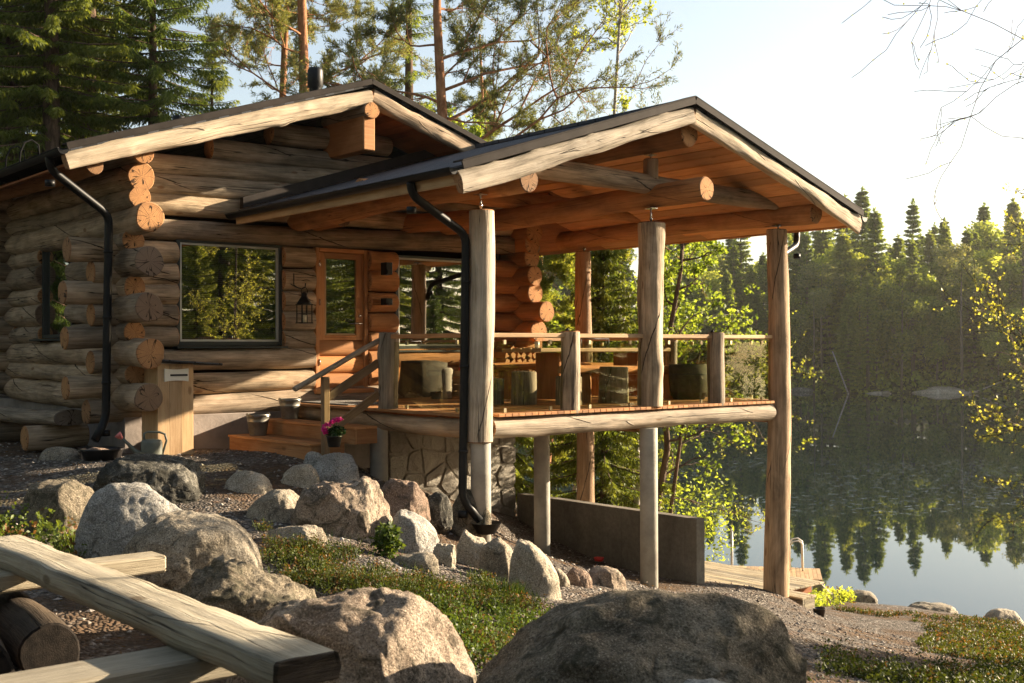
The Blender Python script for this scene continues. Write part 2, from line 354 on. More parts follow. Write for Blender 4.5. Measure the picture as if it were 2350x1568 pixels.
# ------------------------------------------------------------------ mesh helpers
class MB:
    """collects shapes and links them as ONE mesh object"""
    def __init__(s): s.v = []; s.f = []; s.uv = []; s.mi = []; s.rnd = []; s.warm = []; s.nv = 0; s.sm = []
    def add(s, verts, faces, uvs, mi=0, rnd=.5, warm=0.0, smooth=True):
        """uvs: one (u,v) list per face"""
        s.v.append(np.asarray(verts, float).reshape(-1, 3)); k = s.nv; n = len(s.v[-1]); s.nv += n
        s.rnd.append(np.full(n, rnd) if np.isscalar(rnd) else np.asarray(rnd)); s.warm.append(np.full(n, warm) if np.isscalar(warm) else np.asarray(warm))
        for f, u in zip(faces, uvs):
            s.f.append(tuple(i + k for i in f)); s.uv.extend(u); s.mi.append(mi); s.sm.append(smooth)
    def quads(s, P, mi=0, rnd=None, smooth=False):
        """P: (n,4,3) array of loose quads"""
        P = np.asarray(P, float); n = len(P)
        if not n: return
        k = s.nv; s.v.append(P.reshape(-1, 3)); s.nv += 4 * n
        r = np.random.rand(n) if rnd is None else np.asarray(rnd)
        s.rnd.append(np.repeat(r, 4)); s.warm.append(np.zeros(4 * n))
        s.f.extend(map(tuple, (np.arange(4 * n).reshape(n, 4) + k).tolist()))
        s.uv.extend([(0, 0), (1, 0), (1, 1), (0, 1)] * n); s.mi.extend([mi] * n); s.sm.extend([smooth] * n)
    def build(s, name, mats, parent=None):
        me = bpy.data.meshes.new(name)
        V = np.concatenate(s.v) if s.v else np.zeros((0, 3))
        nf = len(s.f); cnt = np.fromiter((len(f) for f in s.f), int, nf); tot = int(cnt.sum())
        me.vertices.add(len(V)); me.vertices.foreach_set('co', V.astype(np.float32).ravel())
        me.loops.add(tot); me.polygons.add(nf)
        me.loops.foreach_set('vertex_index', np.fromiter((i for f in s.f for i in f), np.int32, tot))
        st = np.zeros(nf, np.int32); st[1:] = np.cumsum(cnt)[:-1]
        me.polygons.foreach_set('loop_start', st)
        me.polygons.foreach_set('material_index', np.array(s.mi, np.int32))
        me.polygons.foreach_set('use_smooth', np.array(s.sm, bool))
        me.update(calc_edges=True)
        ul = me.uv_layers.new(name='UVMap'); ul.data.foreach_set('uv', np.array(s.uv, np.float32).ravel())
        for nm, arr in (('rnd', s.rnd), ('warm', s.warm)):
            a = me.attributes.new(nm, 'FLOAT', 'POINT'); a.data.foreach_set('value', np.concatenate(arr).astype(np.float32))
        for m in ([mats] if isinstance(mats, str) else mats): me.materials.append(MATS[m])
        me.validate()
        o = bpy.data.objects.new(name, me); col.objects.link(o)
        if parent: o.parent = parent
        return o

def tag(o, label=None, cat=None, group=None, kind=None):
    if label: o['label'] = label
    if cat: o['category'] = cat
    if group: o['group'] = group
    if kind: o['kind'] = kind
    return o
def empty(name, loc=(0, 0, 0), rz=0.0):
    o = bpy.data.objects.new(name, None); o.location = loc; o.rotation_euler = (0, 0, rz); o.empty_display_size = .1; col.objects.link(o); return o
def thing(name, label, cat, loc=(0, 0, 0), rz=0.0, group=None): return tag(empty(name, loc, rz), label, cat, group)
def copy_tree(o, parent=None):
    c = o.copy(); col.objects.link(c); c.parent = parent
    for ch in [x for x in o.children]: copy_tree(ch, c)
    return c

RS = np.random.RandomState(7); random.seed(7)
def frame(d):
    d = np.asarray(d, float); d = d / np.linalg.norm(d)
    up = np.array([0, 0, 1.0]) if abs(d[2]) < .9 else np.array([0, 1.0, 0])
    sx = np.cross(d, up); sx /= np.linalg.norm(sx); return d, sx, np.cross(sx, d)

def log(mb, p0, p1, r0, r1=None, seg=20, step=.13, bump=.06, warm=0.0, ends=(1, 1), mi=0, mie=1, sx=1.0, sy=1.0, power=2.0, knots=3, bend=.015, rnd=None, jag=0.0, ernd=None):
    """a peeled log from p0 to p1: uneven radius, slight bend, knot swellings, end grain caps"""
    p0 = np.array(p0, float); p1 = np.array(p1, float); r1 = r0 if r1 is None else r1
    L = np.linalg.norm(p1 - p0); d, ax, ay = frame(p1 - p0); n = max(3, int(L / step) + 1)
    s = np.linspace(0, 1, n)[:, None]; th = np.linspace(0, 2 * np.pi, seg + 1)[None, :]
    r = (r0 + (r1 - r0) * s) * np.ones_like(th)
    ph = RS.rand(8) * 6.28
    f = 1 + bump * (.45 * np.sin(2 * th + 1.3 * s * L + ph[0]) + .35 * np.sin(3 * th - 2.1 * s * L + ph[1]) + .3 * np.sin(th + 3.7 * s * L + ph[2]) + .25 * np.sin(5 * th + 4.5 * s * L + ph[3]) + .3 * np.sin(6.3 * s * L + ph[4]) + .2 * np.sin(4 * th + 9 * s * L + ph[5]))
    for _ in range(int(knots * L / 2 + .5) if knots else 0):
        ks, kt = RS.rand(), RS.rand() * 6.28; w = .05 + .04 * RS.rand()
        dd = ((s - ks) * L / w) ** 2 + ((np.angle(np.exp(1j * (th - kt)))) / (w / r0 * .9)) ** 2
        f = f + bump * (1.0 + RS.rand()) * np.exp(-dd)
    c, sn = np.cos(th), np.sin(th)
    cx = np.sign(c) * np.abs(c) ** (2 / power) * sx; cy = np.sign(sn) * np.abs(sn) ** (2 / power) * sy
    b1 = bend * L / 3 * np.sin(np.pi * s * (1 + RS.rand()) + ph[6]); b2 = bend * L / 3 * np.sin(np.pi * s * (1 + RS.rand()) + ph[7])
    P = p0 + s[..., None] * (p1 - p0) + (b1[..., None] + (r * f * cx)[..., None]) * ax + (b2[..., None] + (r * f * cy)[..., None]) * ay
    P = P.copy()
    rv = RS.rand() if rnd is None else rnd
    u0 = RS.rand() * 60; v0 = RS.rand() * 60
    idx = lambda i, j: i * seg + (j % seg)
    Vs = P[:, :seg].reshape(-1, 3); faces = []; uvs = []
    U = u0 + s[:, 0] * L; W = v0 + np.arange(seg + 1) / seg * 2 * np.pi * r0
    for i in range(n - 1):
        for j in range(seg):
            faces.append((idx(i, j), idx(i, j + 1), idx(i + 1, j + 1), idx(i + 1, j))); uvs.append([(U[i], W[j]), (U[i], W[j + 1]), (U[i + 1], W[j + 1]), (U[i + 1], W[j])])
    mb.add(Vs, faces, uvs, mi, rv, warm)
    for e, (i, sg) in enumerate(((0, -1), (n - 1, 1))):
        if not ends[e]: continue
        ring = P[i, :seg]; cen = ring.mean(0); k0 = RS.randint(50)
        inner = cen + (ring - cen) * .93 + d * sg * .012
        if jag: inner = inner + d * sg * (RS.rand(seg, 1) - .5) * jag
        vs = np.concatenate([ring, inner, [cen + d * sg * .014]]); fc = []; uu = []
        q = lambda j, rr: (k0 + .5 + rr * math.cos(2 * math.pi * j / seg), .5 + rr * math.sin(2 * math.pi * j / seg))
        for j in range(seg):
            a, b = j, (j + 1) % seg
            fa = (a, b, seg + b, seg + a) if sg < 0 else (b, a, seg + a, seg + b)
            fa = fa[::-1]
            qa = {a: q(j, .49), b: q(j + 1, .49), seg + a: q(j, .45), seg + b: q(j + 1, .45)}
            fc.append(fa); uu.append([qa[t_] for t_ in fa])
            fb = (seg + a, seg + b, 2 * seg) if sg < 0 else (seg + b, seg + a, 2 * seg); fb = fb[::-1]
            qb = {seg + a: q(j, .45), seg + b: q(j + 1, .45), 2 * seg: (k0 + .5, .5)}
            fc.append(fb); uu.append([qb[t_] for t_ in fb])
        mb.add(vs, fc, uu, mie, RS.rand() if ernd is None else ernd, warm, False)

def box(mb, lo, hi, mi=0, bev=.004, rnd=None, warm=0.0, M=None, wob=0.0):
    """chamfered box between two corners; M: optional 4x4 placed afterwards"""
    lo = np.array(lo, float); hi = np.array(hi, float); sz = hi - lo; b = min(bev, sz.min() * .3)
    pts = []
    for sx in (0, 1):
        for sy in (0, 1):
            for sz_ in (0, 1):
                c = np.where([sx, sy, sz_], hi, lo); sg = np.where([sx, sy, sz_], -1, 1)
                for k in range(3):
                    p = c + sg * b; p[k] = c[k]; pts.append(p)
    pts = np.array(pts); fcs = []
    ci = lambda a, b_, c: (a * 4 + b_ * 2 + c) * 3
    for k in range(3):
        o1, o2 = [(1, 2), (0, 2), (0, 1)][k]
        for side in (0, 1):
            q = []
            for (a, b_) in ((0, 0), (1, 0), (1, 1), (0, 1)):
                t_ = [0, 0, 0]; t_[k] = side; t_[o1] = a; t_[o2] = b_; q.append(ci(*t_) + k)
            fcs.append(q)
    for k in range(3):      # edges parallel to k
        o1, o2 = [(1, 2), (0, 2), (0, 1)][k]
        for a in (0, 1):
            for b_ in (0, 1):
                t0 = [0, 0, 0]; t0[o1] = a; t0[o2] = b_; t1 = list(t0); t1[k] = 1
                fcs.append([ci(*t0) + o1, ci(*t1) + o1, ci(*t1) + o2, ci(*t0) + o2])
    for a in (0, 1):
        for b_ in (0, 1):
            for c in (0, 1): i = ci(a, b_, c); fcs.append([i, i + 1, i + 2])
    cen = (lo + hi) / 2; out = []
    ml = int(np.argmax(sz)); o = [k for k in range(3) if k != ml]
    u0, v0 = RS.rand(2) * 40; uvs = []
    for f in fcs:
        P = pts[f]; n = np.cross(P[1] - P[0], P[2] - P[0])
        if np.dot(n, P.mean(0) - cen) < 0: f = f[::-1]; P = pts[f]; n = -n
        out.append(tuple(f)); nk = int(np.argmax(np.abs(n)))
        oth = [k for k in o if k != nk] if nk != ml else o
        if nk == ml: uvs.append([(u0 + p[o[0]] * .3, v0 + p[o[1]]) for p in P])
        else: uvs.append([(u0 + p[ml], v0 + p[oth[0]] + nk * .37) for p in P])
    if M is not None: pts = np.array([list(M @ Vector(p)) for p in pts])
    mb.add(pts, out, uvs, mi, RS.rand() if rnd is None else rnd, warm, False)

def beam(mb, p0, p1, w, h, mi=0, bev=.005, rnd=None, warm=0.0, roll=0.0):
    """rectangular timber from p0 to p1 (centre line), w across, h upright"""
    p0 = Vector(p0); p1 = Vector(p1); d = (p1 - p0); L = d.length
    q = np.array(frame(list(d)))
    M = Matrix(((q[0][0], q[1][0], q[2][0], p0.x), (q[0][1], q[1][1], q[2][1], p0.y), (q[0][2], q[1][2], q[2][2], p0.z), (0, 0, 0, 1)))
    if roll: M = M @ Matrix.Rotation(roll, 4, 'X')
    box(mb, (0, -w / 2, -h / 2), (L, w / 2, h / 2), mi, bev, rnd, warm, M)

def tube(mb, pts, r, seg=10, mi=0, rnd=.5, cap=True, warm=0.0):
    pts = [np.array(p, float) for p in pts]; n = len(pts); rr = [r] * n if np.isscalar(r) else list(r)
    rings = []; prev = None
    for i in range(n):
        d = pts[min(i + 1, n - 1)] - pts[max(i - 1, 0)]; d = d / (np.linalg.norm(d) + 1e-9)
        if prev is None: _, a, b = frame(d)
        else:
            a = prev - d * np.dot(prev, d); a /= np.linalg.norm(a) + 1e-9; b = np.cross(a, d)
        prev = a; th = np.arange(seg) / seg * 2 * np.pi
        rings.append(pts[i] + rr[i] * (np.cos(th)[:, None] * a + np.sin(th)[:, None] * b))
    V = np.concatenate(rings); fc = []; uv = []; ln = 0
    for i in range(n - 1):
        l2 = ln + np.linalg.norm(pts[i + 1] - pts[i])
        for j in range(seg):
            k = (j + 1) % seg; fc.append((i * seg + j, i * seg + k, (i + 1) * seg + k, (i + 1) * seg + j)); w = 6.28 * rr[i] / seg
            uv.append([(ln, j * w), (ln, (j + 1) * w), (l2, (j + 1) * w), (l2, j * w)])
        ln = l2
    if cap:
        fc.append(tuple(range(seg))[::-1]); uv.append([(0, 0)] * seg); fc.append(tuple(range((n - 1) * seg, n * seg))); uv.append([(0, 0)] * seg)
    mb.add(V, fc, uv, mi, rnd, warm)

def lathe(mb, cx, cy, z0, prof, seg=28, mi=0, rnd=.5, sq=1.0, cap=True):
    """prof: list of (radius, height)"""
    n = len(prof); th = np.arange(seg) / seg * 2 * np.pi
    V = np.concatenate([np.stack([cx + r * np.cos(th), cy + sq * r * np.sin(th), np.full(seg, z0 + z)], 1) for r, z in prof]); fc = []; uv = []
    for i in range(n - 1):
        for j in range(seg):
            k = (j + 1) % seg; fc.append((i * seg + j, i * seg + k, (i + 1) * seg + k, (i + 1) * seg + j)); uv.append([(j / seg, prof[i][1]), (k / seg, prof[i][1]), (k / seg, prof[i + 1][1]), (j / seg, prof[i + 1][1])])
    if cap:
        fc.append(tuple(range(seg))[::-1]); uv.append([(0, 0)] * seg)
    mb.add(V, fc, uv, mi, rnd)
def disc(mb, c, r, mi=0, seg=24, rnd=.5):
    th = np.arange(seg) / seg * 2 * np.pi
    mb.add(np.stack([c[0] + r * np.cos(th), c[1] + r * np.sin(th), np.full(seg, c[2])], 1), [tuple(range(seg))], [[(.5 + .49 * math.cos(a), .5 + .49 * math.sin(a)) for a in th]], mi, rnd, 0, False)

# ------------------------------------------------------------------ measured positions
ROCKS = [
   (-3.173, 4.133, -0.615, 0.267, 0.234, 1, 'tan', 0.5, None, 'low tan rock on the gravel left of the log corner') ,
   (-2.872, 3.723, -0.596, 0.223, 0.213, 2, 'red', 0.6, None, 'small reddish flat rock beside the low tan rock near the downpipe foot') ,
   (-3.35, 1.073, -0.68, 0.552, 0.422, 3, 'dark', 0.9, [0.75, 0.95, 1, 0.97, 0.93, 0.9, 0.7], 'flat topped dark boulder with black lichen sides in front of the mailbox cabinet') ,
   (-4.39, 0.657, -0.859, 0.37, 0.456, 4, 'brown', 0.7, [0.5, 0.9, 1, 1, 1, 0.9, 0.7], 'shaded brown mound of rock at the left edge of the garden') ,
   (-4.467, -1.42, -0.901, 0.491, 0.66, 5, 'grey', 0.3, [0.72, 0.93, 1, 0.97, 0.86, 0.7, 0.45], 'large smooth pale grey boulder with a dark vertical streak') ,
   (-4.521, -2.39, -0.874, 0.538, 0.506, 6, 'tan', 0.35, [0.35, 0.75, 0.98, 1, 0.97, 0.85, 0.55], 'big rounded tan boulder leaning on the pale streaked boulder') ,
   (-4.753, -3.681, -0.913, 0.456, 0.418, 7, 'brown', 0.9, [0.45, 0.85, 1, 0.95, 0.8, 0.7, 0.55], 'rough brown boulder behind the thick bench plank') ,
   (-2.365, 0.858, -0.756, 0.275, 0.285, 8, 'cream', 0.5, [0.6, 0.97, 1, 0.85, 0.5], 'rounded yellowish boulder alone on the gravel in front of the steps') ,
   (-1.674, 1.034, -0.724, 0.231, 0.265, 9, 'cream', 0.6, [0.5, 0.9, 1, 0.7], 'small cream boulder between the flower pot rock and the pink boulder') ,
   (-1.18, 1.596, -0.587, 0.127, 0.194, 10, 'grey', 0.3, None, 'small grey rock directly under the flower pot') ,
   (-1.101, 1.238, -0.7, 0.28, 0.309, 11, 'grey', 0.5, [0.5, 0.92, 1, 0.93, 0.7], 'light grey rounded boulder to the right of the pink flowers') ,
   (-2.7, -0.279, -0.893, 0.299, 0.355, 12, 'tan', 0.5, [0.35, 0.75, 1, 0.98, 0.7], 'egg shaped grey tan boulder in front of the yellowish boulder') ,
   (-2.321, -0.86, -1.04, 0.499, 0.627, 13, 'pink', 1.0, [0.55, 0.88, 0.95, 0.97, 0.94, 1, 0.9, 0.55], 'big craggy pinkish boulder with a mossy dark hollow, middle of the garden') ,
   (-1.14, -0.167, -0.984, 0.27, 0.418, 14, 'red', 0.95, [0.95, 1, 0.97, 0.92, 0.6], 'reddish brown boulder in shade by the concrete pillar') ,
   (-3.152, -1.476, -0.933, 0.283, 0.232, 15, 'tan', 0.8, [0.8, 0.9, 1, 1, 0.9], 'flat slab of tan rock at the upper end of the moss strip') ,
   (-1.823, -1.299, -1.09, 0.255, 0.38, 16, 'grey', 0.8, [0.7, 1, 0.93, 0.75, 0.4], 'pale grey boulder just left of the downpipe outlet') ,
   (-1.823, -1.779, -1.141, 0.116, 0.184, 17, 'cream', 0.9, [1, 1, 0.97, 1], 'small square cream stone between the grey boulder and the twin humped boulders') ,
   (-1.307, -1.483, -1.368, 0.231, 0.444, 18, 'cream', 0.7, [0.35, 0.62, 1, 0.85, 0.8, 0.6], 'pointed light boulder at the foot of the front pillar') ,
   (-1.305, -1.901, -1.312, 0.192, 0.363, 19, 'tan', 0.8, [0.75, 0.85, 1, 0.8, 0.55], 'rounded pale boulder leaning against the pointed one') ,
   (-1.23, -2.322, -1.409, 0.242, 0.486, 20, 'cream', 0.55, [0.8, 1, 0.97, 0.82, 0.6, 0.3], 'tall cream boulder with a steep lit face beside the moss strip') ,
   (-0.643, -1.975, -1.5, 0.123, 0.213, 21, 'tan', 0.7, [0.9, 1, 0.5], 'narrow tan stone tucked behind the tall cream boulder') ,
   (-0.349, -1.948, -1.587, 0.142, 0.261, 22, 'red', 0.5, [0.8, 1, 0.9, 0.7], 'small reddish stone in the row under the retaining wall') ,
   (0.157, -1.801, -1.622, 0.217, 0.226, 23, 'pink', 0.9, [0.8, 1, 1, 0.9, 0.55], 'angular pink stone, last one of the row towards the pillar') ,
   (-0.543, 0.042, -1.07, 0.153, 0.304, 24, 'dark', 0.6, None, 'dark rock against the stone cladding under the terrace') ,
   (-0.065, 0.083, -1.185, 0.229, 0.408, 25, 'brown', 0.6, None, 'dim brown rock behind the foot of the downpipe') ,
   (-2.357, -2.036, -1.146, 0.239, 0.209, 26, 'tan', 0.8, [0.6, 0.8, 0.9, 1, 1], 'low flat slab sunk in the moss strip') ,
   (-4.897, -5.127, -1.149, 0.669, 0.715, 27, 'pink', 0.85, [0.45, 0.8, 0.93, 0.96, 1, 1, 0.97, 0.8, 0.5], 'huge tan boulder with orange flanks beside the end of the bench plank') ,
   (-4.027, -6.217, -1.135, 0.952, 0.727, 28, 'brown', 0.7, [0.3, 0.5, 0.76, 0.92, 1, 1, 0.98, 0.93, 0.8], 'largest dark boulder filling the bottom middle of the view') ,
   (-4.842, -7.433, -0.654, 0.179, 0.241, 29, 'grey', 0.4, [0.6, 0.95, 1, 0.85, 0.6], 'small pale grey rock in front of the largest dark boulder') ,
   (12.034, 4.675, -4.305, 0.148, 0.345, 30, 'red', 0.6, None, 'brown rock at the foot of the swimming pier') ,
   (12.508, 4.355, -4.468, 0.263, 0.423, 31, 'cream', 0.7, [1, 0.8, 0.5, 0.3], 'slanted pale rock between pier and shore') ,
   (13.643, 4.251, -4.664, 0.357, 0.304, 32, 'tan', 0.5, None, 'mossy shore rock nearest to the pier') ,
   (14.736, 3.24, -4.945, 0.608, 0.319, 33, 'tan', 0.5, None, 'long flat shore rock half covered in moss') ,
   (14.259, 1.434, -4.795, 0.425, 0.414, 34, 'cream', 0.5, None, 'pale shore rock at the right edge') ,
   (10.87, 4.722, -3.983, 0.131, 0.319, 35, 'tan', 0.5, None, 'small rock on the bank behind the retaining wall end') ,
   (-4.839, 0.824, -0.842, 0.047, 0.129, 36, 'cream', 0.4, None, 'small bright rock at the left border of the view') ,
]
# positions of trees: name -> (x, y)
TREE_SPOTS = {
   'spruceA' : [(1.08, 19.95), (1.46, 18.32), (3.25, 20.74), (5.66, 25.24), (1.59, 24.73), (4.07, 27.87), (6.5, 31.06)] ,
   'spruceB' : [(3.73, 17.73)] ,
   'spruceS' : [(7.97, 23.31)] ,
   'pineA' : [(9.07, 19.78)] ,
   'pineA2' : [(10.25, 22.7)] ,
   'pineB' : [(9.84, 13.92)] ,
   'pineC' : [(15.43, 19.68)] ,
   'spruceC' : [(12.61, 19.43)] ,
   'birchA' : [(13.02, 11.27)] ,
   'birchL' : [(10.51, 17.28), (12.76, 16.69), (13.08, 24.25), (11.44, 30.83), (14.66, 17.72)] ,
   'lakeS' : [(6.65, 4.86), (8.48, 5.94)] ,
   'lakeB' : [(7.66, 5.32), (7.97, 7.67)] ,
   'lakeD' : [(7.06, 3.87)] ,
   'lakeP' : [(9.19, 9.25)] ,
   'lakeT' : [(6.6, 3.6)] ,
   'right' : [(3.84, -5.17)] ,
   'rightb' : [(1.35, -6.35)] ,
}
GROUND_SAMPLES = [(-4.38, 1.06, -0.89), (-3.0, -2.69, -1.11), (-3.5, -4.62, -1.15), (-1.11, -2.32, -1.48), (0.98, -4.71, -2.14), (5.73, -0.85, -3.2), (11.86, 3.81, -4.38), (13.89, 0.81, -4.61), (13.78, 2.86, -4.63), (0.57, -1.76, -1.7), (-3.05, -0.7, -0.87), (-3.02, -1.77, -0.91), (-2.85, 1.08, -0.69), (1.2, -5.55, -2.0), (-2.27, 0.6, -0.78)]
MOSS_STRIP = [(-3.13, -0.76), (-2.84, -1.53), (-2.03, -1.94), (-1.4, -2.59), (-1.58, -2.96), (-3.63, -4.78), (-3.89, -4.82), (-3.2, -3.83), (-4.02, -3.15), (-3.87, -2.24)]
LEFT_PLANTS = [(-4.74, 2.01), (-4.51, 1.16), (-4.46, -0.44), (-5.09, -2.0), (-5.75, -1.7)]
SHORE_GRASS = [(10.27, 3.18), (14.38, 1.06), (12.02, -0.89), (6.57, -2.86), (7.56, -1.07), (10.81, 1.43), (9.62, 2.42)]
CORNER_GRASS = [(1.62, -3.28), (1.88, -4.16), (4.8, -3.99), (0.08, -6.57), (-1.75, -5.69)]
BUSH = [(-2.47, -1.84)]
TUFT = [(-1.95, -2.79)]
# ------------------------------------------------------------------ terrain
CTRL = GROUND_SAMPLES + [(-1.8, 4, -.58), (-1, 3, -.57), (-1, 2, -.60), (-2.7, 7, -.5), (-3.2, 12, -.25), (-.2, 2, -.8), (0, 0, -1.42), (-.8, -.4, -1.25), (1.0, 4, -.95), (2.4, 3.8, -1.55), (3.8, 3.8, -2.0),
    (2.7, 0, -2.25), (2.7, 2.06, -2.1), (5.3, 0, -2.66), (4.2, 1, -2.5), (5.3, 3.9, -2.45), (7, 5, -2.8), (5.9, 1.2, -3.1), (8.5, 2.5, -3.6), (8.3, 7.5, -3.0), (10, 9, -3.2), (10.5, 4.2, -4.25),
    (12.3, 7.5, -4.75), (-8, -10.2, -.95), (-6, -6, -.98), (-5, -5, -1.05), (-4.3, -6.5, -1.3), (-6, -3, -.98), (-7, 0, -.8), (-9, -5, -.8), (-4.6, -8.2, -1.15), (-12, 0, -.2), (-14, -14, -.6), (-10, 10, 0.0),
    (-2.8, 20, .3), (2, 18, .2), (6, 15, -.3), (10, 14, -2.4), (9, 20, .2), (14, 18, -2.6), (13, 24, -.6), (3, 30, 1.5), (10, 34, 1.4), (-12, 30, 2.5), (14, 11, -4.7), (15.8, 15, -4.8), (18, 20, -4.7), (21, 28, -4.7), (29, 45, -4.7),
    (16.3, -1, -4.75), (18, -4, -4.9), (24, -12, -4.9), (8, -5, -3.1), (4, -8, -2.4), (12, -12, -3.3), (0, -14, -1.6), (8, -22, -2.3), (20, -24, -4.2), (30, -26, -4.9), (10, -36, -2.0), (-10, -36, 0),
    (14.2, 5.0, -4.95), (15.4, 2.6, -5.0), (15.6, 5.4, -5.7), (17.5, 1.5, -5.6), (13.8, 8.5, -5.5), (16, 10, -5.9), (18, 14, -5.9), (20, 5, -6.3), (24, -3, -6.4), (24, 18, -6.6), (32, 30, -6.6), (30, -14, -6.5), (40, 10, -7), (45, -16, -7), (38, 44, -6.8)]
_c = np.array(CTRL, float)
def _phi(r): return r * r * np.log(r + 1e-9)
_n = len(_c); _D = np.linalg.norm(_c[:, None, :2] - _c[None, :, :2], axis=2) / 10
_A = np.zeros((_n + 3, _n + 3)); _A[:_n, :_n] = _phi(_D) + np.eye(_n) * .002; _A[:_n, _n] = 1; _A[:_n, _n + 1:] = _c[:, :2] / 10; _A[_n, :_n] = 1; _A[_n + 1:, :_n] = _c[:, :2].T / 10
_w = np.linalg.solve(_A, np.concatenate([_c[:, 2], [0, 0, 0]]))
def ground_z(x, y):
    p = np.stack([np.asarray(x, float).ravel(), np.asarray(y, float).ravel()], 1)
    out = np.zeros(len(p))
    for i in range(0, len(p), 20000):
        q = p[i:i + 20000]; d = np.linalg.norm(q[:, None] - _c[None, :, :2], axis=2) / 10
        out[i:i + 20000] = _phi(d) @ _w[:_n] + _w[_n] + (q / 10) @ _w[_n + 1:]
    return np.clip(out, -7.5, 5.0)
def gz(x, y): return float(ground_z([x], [y])[0])

def axis(lo, hi, flo, fhi, fine, coarse):
    a = list(np.arange(flo, fhi, fine)); k = fhi; st = fine
    while k < hi: a.append(k); st = min(coarse, st * 1.25); k += st
    a.append(hi); k = flo; st = fine; b = []
    while k > lo: st = min(coarse, st * 1.25); k -= st; b.append(max(k, lo))
    return np.array(sorted(set(b + a)))
gx = axis(-90, 60, -7, 15, .12, 3.0); gy = axis(-90, 70, -9, 6, .12, 3.0)
X, Y = np.meshgrid(gx, gy, indexing='ij'); Z = ground_z(X, Y).reshape(X.shape)
nz = np.array([noise.fractal(Vector((x * .55, y * .55, 0)), 1.0, 2.0, 5) for x, y in zip(X.ravel(), Y.ravel())]).reshape(X.shape)
Z = Z + nz * .045
mb = MB(); ny = len(gy)
V = np.stack([X.ravel(), Y.ravel(), Z.ravel()], 1)
F_ = []; 
for i in range(len(gx) - 1):
    for j in range(ny - 1): a = i * ny + j; F_.append((a, a + ny, a + ny + 1, a + 1))
mb.add(V, F_, [[(0, 0)] * 4] * len(F_))
ground = mb.build('ground', 'gravel'); tag(ground, 'gravel yard and bank sloping to the lake', None, None, 'structure')

mb = MB(); S = 340.0
mb.add([(-60, -170, -4.9), (S, -170, -4.9), (S, 330, -4.9), (-60, 330, -4.9)], [(0, 1, 2, 3)], [[(0, 0)] * 4])
water = mb.build('water', 'lake_water'); tag(water, 'dark calm lake mirroring the forest', None, None, 'structure')

# far shore: a wooded slope round the other side of the lake
def polar(az, d):
    d = float(d); a = math.radians(float(az)); f = Vector((FWD.x, FWD.y, 0)).normalized(); r = Vector((RIGHT.x, RIGHT.y, 0)).normalized()
    p = Vector((CAM.x, CAM.y, 0)) + d * (math.cos(a) * f + math.sin(a) * r); return p
def shore_d(az): return 160 + 7 * math.sin(az * .21 + .5) + 3 * math.sin(az * .7) - max(0, az - 30) * .9 + (max(0, -az - 2) * -1.0)
def hill_z(az, t): return -5.2 + min(t, 6) * .22 + max(0, t - 6) * (.15 + .012 * math.sin(az * .25)) + .8 * noise.noise(Vector((az * .3, t * .1, 0))) * min(1, t / 8)
mb = MB(); azs = np.arange(-24, 66, .75); ts = [-4, 0, 2, 5, 9, 14, 22, 32, 45, 60, 80]
Vv = []; 
for a_ in azs:
    for t_ in ts:
        p = polar(a_, shore_d(a_) + t_); Vv.append((p.x, p.y, hill_z(a_, t_)))
nt_ = len(ts); F_ = [(i * nt_ + j, i * nt_ + j + 1, (i + 1) * nt_ + j + 1, (i + 1) * nt_ + j) for i in range(len(azs) - 1) for j in range(nt_ - 1)]
mb.add(Vv, F_, [[(0, 0)] * 4] * len(F_)); hill = mb.build('hill', 'forest_floor'); tag(hill, 'wooded slope across the lake', None, None, 'structure')

